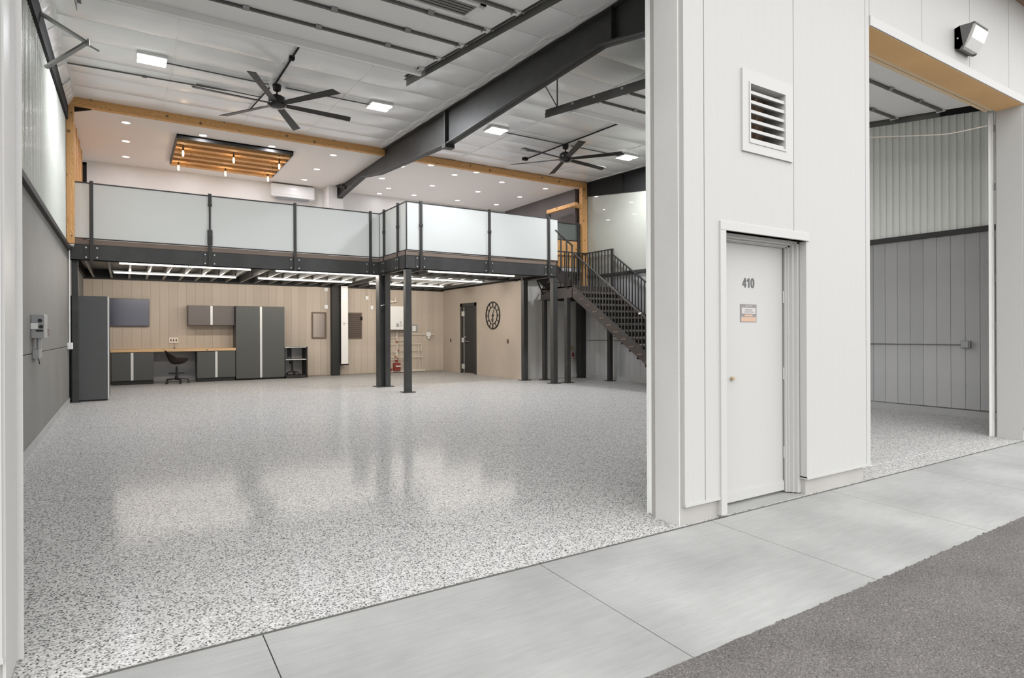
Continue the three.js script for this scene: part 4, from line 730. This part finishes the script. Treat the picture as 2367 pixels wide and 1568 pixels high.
function framed(name, label, cat, x0, x1, y0, y1, inner, extra) { const f = thing(name, label, cat, [(x0 + x1) / 2, y0, ZB]); mesh('frame', ext(rect(x0, x1, y0, y1), ZB, ZB + 0.035, [rect(x0 + 0.045, x1 - 0.045, y0 + 0.045, y1 - 0.045).reverse()]), M.brown, f); mesh('inset', bx(x0 + 0.04, x1 - 0.04, y0 + 0.04, y1 - 0.04, ZB + 0.002, ZB + 0.012), inner, f); if (extra) extra(f); return f; }
framed('wall_mirror', 'brown framed mirror left of the dark back-wall column', 'mirror', 5.2, 5.68, 1.24, 2.12, M.mirror);
{ const f = framed('slatted_board', 'dark brown slatted board right of the white panel', 'wall board', 6.345, 6.9, 1.225, 2.12, std('#55493f', 0.6));
  for (let k = 0; k < 12; k++) mesh('slat', rb(6.39, 6.855, 1.29 + k * 0.066, 1.335 + k * 0.066, ZB + 0.01, ZB + 0.026, 0.004), std('#5e5248', 0.55), f); mesh('latch', rb(6.84, 6.91, 1.86, 1.98, ZB + 0.03, ZB + 0.055), M.black, f); }
// ---- white junction boxes with their conduit
[[5.25, 5.41, 2.945, 3.045, 'small white junction box under the joists, its conduit leading right', [[5.4, 3.0], [5.62, 2.99]]], [5.615, 5.735, 2.825, 2.94, 'small white box at the top of the conduit by the back column', [[5.675, 2.83], [5.675, 2.37]]], [5.61, 5.73, 2.232, 2.365, 'small white box at the lower end of the conduit above the mirror', null], [7.02, 7.13, 2.575, 2.695, 'upper small white box on the wall between board and boiler', [[7.06, 2.69], [7.06, 3.2]]], [7.2, 7.3, 2.235, 2.37, 'lower small white box on the wall between board and boiler', [[7.25, 2.37], [7.25, 3.2]]]].forEach(([a, b, c, d, label, pipe]) => {
  const j = thing('junction_box', label, 'junction box', [(a + b) / 2, c, ZB], 'white junction boxes on the back wall'); mesh('box', rb(a, b, c, d, ZB, ZB + 0.05, 0.008), M.whiteTrim, j); mesh('cover_screw', cy((a + b) / 2, (c + d) / 2, ZB + 0.051, 0.008, 0.004, 'z'), M.galv, j);
  if (pipe) mesh('conduit', tb([[...pipe[0], ZB + 0.012], [...pipe[1], ZB + 0.012]], 0.01), label.includes('boiler') ? M.beige[0] : M.whiteTrim, j);
});
{ // boiler and heating manifold
  const b = thing('wall_boiler', 'white box boiler on the back wall behind the front column', 'boiler', [8.1, 1.53, ZB]);
  mesh('casing', rb(7.78, 8.5, 1.525, 2.36, ZB + 0.01, ZB + 0.3, 0.015), M.whiteMetal, b); mesh('control_panel', bx(8.04, 8.14, 1.63, 1.75, ZB + 0.3, ZB + 0.304), M.greyBox, b); mesh('badge', [bx(8.16, 8.27, 1.65, 1.7, ZB + 0.3, ZB + 0.303), bx(8.17, 8.24, 1.74, 1.83, ZB + 0.3, ZB + 0.302)], std('#bdbdbd', 0.5), b); mesh('base', bx(7.76, 8.5, 1.515, 1.528, ZB + 0.01, ZB + 0.3), M.trimDark, b);
  const m = thing('heating_manifold', 'cream pipe manifold with red pump below the boiler', 'manifold', [8.2, 0.05, ZB]), P = (pts, r = 0.012) => tb(pts.map(([x, y]) => [x, y, ZB + 0.06]), r);
  mesh('riser_pipe', [P([[8.16, 0.35], [8.16, 1.52]], 0.022), P([[8.12, 0.35], [8.12, 0.8]], 0.014)], M.pex, m);
  for (const [y, a, c] of [[1.26, 7.75, 8.18], [1.15, 8.16, 8.7], [1.02, 7.75, 9.12], [0.78, 8.16, 9.14], [0.74, 7.75, 8.2], [0.55, 7.75, 9.15], [0.48, 7.75, 8.7]]) mesh('branch_pipe', P([[a, y], [c, y]]), M.pex, m);
  mesh('return_pipe', [P([[9.1, 1.02], [9.13, 0.6], [9.16, 0.08]], 0.012), P([[8.98, 1.0], [9.0, 0.5], [9.02, 0.08]], 0.012)], M.pex, m);
  mesh('pump', [rb(8.02, 8.26, 0.07, 0.35, ZB + 0.02, ZB + 0.16, 0.01), cy(8.14, 0.42, ZB + 0.08, 0.05, 0.08), rb(7.78, 7.96, 0.08, 0.16, ZB + 0.02, ZB + 0.14, 0.02)], M.red, m);
  mesh('pump_label', bx(8.06, 8.24, 0.22, 0.26, ZB + 0.2, ZB + 0.203), M.whiteTrim, m);
  mesh('valve', [cy(8.16, 1.1, ZB + 0.08, 0.035, 0.07), cy(8.2, 0.8, ZB + 0.08, 0.03, 0.06), cy(8.1, 0.58, ZB + 0.08, 0.03, 0.06), cy(8.17, 0.52, ZB + 0.08, 0.028, 0.05)], M.copper, m);
  mesh('plinth_board', bx(7.76, 9.25, 0.02, 0.09, ZB, ZB + 0.05), M.pex, m);
  const k = thing('wall_tap', 'cream tap rail with spray holder on the back wall', 'tap', [8.9, 1.36, ZB]); mesh('rail', tb([[8.28, 1.375, ZB + 0.05], [9.63, 1.36, ZB + 0.05]], 0.016), M.pex, k); mesh('holder', [rb(9.3, 9.46, 1.28, 1.44, ZB + 0.02, ZB + 0.13, 0.02), rb(9.35, 9.43, 1.2, 1.3, ZB + 0.03, ZB + 0.11, 0.02)], M.whiteTrim, k);
  const t = thing('wall_controller', 'small framed white controller right of the boiler', 'controller', [8.84, 1.46, ZB]); mesh('frame', rb(8.74, 8.97, 1.46, 1.72, ZB, ZB + 0.03, 0.004), M.greyBox, t); mesh('screen', bx(8.76, 8.9, 1.48, 1.67, ZB + 0.03, ZB + 0.034), M.whiteTrim, t);
  const v = thing('flue_elbow', 'pale pipe elbows on the wall above the boiler', 'pipe', [8.1, 2.55, ZB]); mesh('elbow', [cy(7.9, 2.53, ZB + 0.08, 0.045, 0.3, 'x'), new THREE.SphereGeometry(0.055, 14, 10).translate(8.1, 2.55, ZB + 0.07)], M.pex, v); mesh('bulb_cap', cy(8.1, 2.63, ZB + 0.07, 0.02, 0.06), M.pex, v);
  const g = thing('wall_sconce', 'amber wall lamp shade half hidden behind the heavy column', 'wall lamp', [7.5, 2.72, ZB]); mesh('shade', new THREE.LatheGeometry([[0.02, 0.1], [0.05, 0.06], [0.07, -0.05], [0.06, -0.09]].map((p) => new THREE.Vector2(...p)), 18).translate(7.5, 2.72, ZB + 0.1), std('#d9a865', 0.5), g); mesh('arm', tb([[7.5, 2.8, ZB + 0.01], [7.5, 2.83, ZB + 0.08], [7.5, 2.8, ZB + 0.1]], 0.01), M.brown, g);
}
{ // skeleton clock on the closet wall
  const y = 1.967, z = -16.83, x = 9.985, c = thing('wall_clock', 'large open-frame black clock with numeral bars on the beige partition', 'clock', [x, y, z]);
  const ring = (R, r) => new THREE.TorusGeometry(R, r, 8, 56).rotateY(Math.PI / 2).translate(x, y, z);
  mesh('outer_ring', ring(0.43, 0.02), M.fan, c); mesh('inner_ring', ring(0.27, 0.013), M.fan, c);
  for (let k = 0; k < 12; k++) { const a = k * Math.PI / 6, w = k % 3 ? 0 : 0.022, p = (R, o) => [x, y + R * Math.cos(a) - o * Math.sin(a), z - R * Math.sin(a) * -1 - o * Math.cos(a) * -1]; const g = w ? [rod(p(0.27, w), p(0.43, w), 0.012), rod(p(0.27, -w), p(0.43, -w), 0.012)] : [rod(p(0.27, 0), p(0.43, 0), 0.02, 0.012)]; mesh('numeral_bar', g, M.fan, c); }
  mesh('hub', cy(x, y, z, 0.035, 0.03, 'x'), M.fan, c);
  mesh('minute_hand', rod([x - 0.012, y - 0.05, z + 0.02 * -1], [x - 0.012, y + 0.27, z + 0.13], 0.02, 0.008), M.fan, c);
  mesh('hour_hand', [rod([x - 0.01, y, z], [x - 0.01, y - 0.22, z - 0.02], 0.03, 0.008), ring(0.0501, 0.006).translate(-0.01, -0.15, -0.015)], M.fan, c);
}
[[-19.85, 'small brown switch plate between back corner and dark door'], [-15.94, 'small brown switch plate at the outer end of the beige partition']].forEach(([z, l]) => { const s = thing('light_switch', l, 'switch', [10.0, 1.14, z], 'brown switch plates'); mesh('plate', rb(9.99, 10.0, 1.075, 1.205, z - 0.05, z + 0.05, 0.003), M.brown, s); mesh('toggle', rb(9.982, 9.99, 1.12, 1.16, z - 0.012, z + 0.012, 0.003), M.trimDark, s); });
{ const z = -15.2, e = thing('extinguisher_cabinet', 'white cabinet with red fire extinguisher under the landing', 'fire extinguisher', [11.9, 0.57, z]);
  mesh('cabinet', rb(11.83, 11.985, 0.56, 0.83, z, z + 0.06, 0.006), M.whiteTrim, e); mesh('extinguisher', [cy(11.905, 0.7, z + 0.075, 0.04, 0.12), cy(11.905, 0.79, z + 0.075, 0.018, 0.05)], M.red, e); mesh('feet', [bx(11.845, 11.875, 0.58, 0.615, z + 0.06, z + 0.064), bx(11.94, 11.97, 0.575, 0.615, z + 0.06, z + 0.064)], M.black, e);
  const s = thing('safety_sign', 'small white sign with a yellow mark above the extinguisher cabinet', 'sign', [11.9, 0.84, z]); mesh('plate', rb(11.83, 11.985, 0.845, 1.0, z, z + 0.008, 0.003), M.signWhite, s); mesh('mark', [cy(11.93, 0.93, z + 0.009, 0.03, 0.003, 'z'), bx(11.87, 11.9, 0.91, 0.94, z + 0.008, z + 0.01)], M.yellow, s); mesh('print', bx(11.85, 11.97, 0.87, 0.876, z + 0.008, z + 0.01), M.ink, s); }
// ================================================================ WALL ELECTRICS
{ const e = thing('breaker_box', 'grey disconnect box with white label on the left wall', 'electrical box', [XL, 1.36, -9.5]);
  mesh('box', rb(XL, XL + 0.13, 1.36, 1.65, -9.78, -9.4, 0.006), M.greyBox, e); mesh('knob', [cy(XL + 0.09, 1.575, -9.395, 0.022, 0.02, 'z'), cy(XL + 0.1, 1.5, -9.395, 0.022, 0.02, 'z'), rb(XL + 0.05, XL + 0.12, 1.44, 1.462, -9.4, -9.385, 0.004)], M.blackPlastic, e); mesh('label_plate', [rb(XL - 0.0, XL + 0.07, 1.47, 1.545, -9.4, -9.36, 0.004)], M.whiteTrim, e);
  mesh('conduit', [cy(XL + 0.06, 1.29, -9.55, 0.018, 0.15), cy(XL + 0.06, 1.29, -9.66, 0.018, 0.15)], M.greyBox, e);
  const d = thing('cable_terminal', 'small dark terminal box with a row of cable ends beside the disconnect box', 'electrical box', [XL, 1.36, -10]); mesh('box', rb(XL, XL + 0.09, 1.37, 1.58, -10.16, -9.9, 0.006), M.galv, d); mesh('door', rb(XL + 0.03, XL + 0.1, 1.49, 1.575, -9.9, -9.87, 0.004), M.trimDark, d); for (let k = 0; k < 6; k++) mesh('terminal', bx(XL + 0.09, XL + 0.125, 1.385 + k * 0.017, 1.394 + k * 0.017, -10.13, -9.92), M.brown, d);
  const j = thing('junction_box', 'pale square junction box below the grey disconnect box', 'junction box', [XL, 1.1, -9.6]); mesh('box', rb(XL, XL + 0.07, 1.105, 1.22, -9.82, -9.5, 0.008), M.greyBox, j); mesh('cable_tail', tb([[XL + 0.04, 1.105, -9.7], [XL + 0.05, 1.06, -9.72], [XL + 0.05, 1.03, -9.75]], 0.006), M.trimDark, j);
  const k = thing('corner_conduit', 'white conduit with two boxes at the edge of the left wall', 'conduit', [XL, 1.1, -15.1]); mesh('lower_box', rb(XL, XL + 0.08, 1.11, 1.24, -15.15, -14.9, 0.008), M.whiteTrim, k); mesh('pipe', tb([[XL + 0.03, 1.24, -15.05], [XL + 0.03, 3.2, -15.05]], 0.013), M.whiteTrim, k); mesh('upper_box', rb(XL, XL + 0.1, 3.19, 3.3, -15.2, -14.95, 0.008), M.whiteTrim, k);
  const r = thing('socket_box', 'metal socket box on a thin conduit in the right bay', 'junction box', [XR, 1.15, -4.57]); mesh('box', rb(XR - 0.06, XR + 0.003, 1.11, 1.235, -4.64, -4.5, 0.006), M.galv, r); mesh('cover', rb(XR - 0.075, XR - 0.06, 1.12, 1.225, -4.62, -4.52, 0.004), M.greyBox, r); mesh('conduit', tb([[XR - 0.012, 1.165, -4.64], [XR - 0.012, 1.165, -14.6]], 0.008), M.galvDark, r);
}
renderer.render(scene, camera);
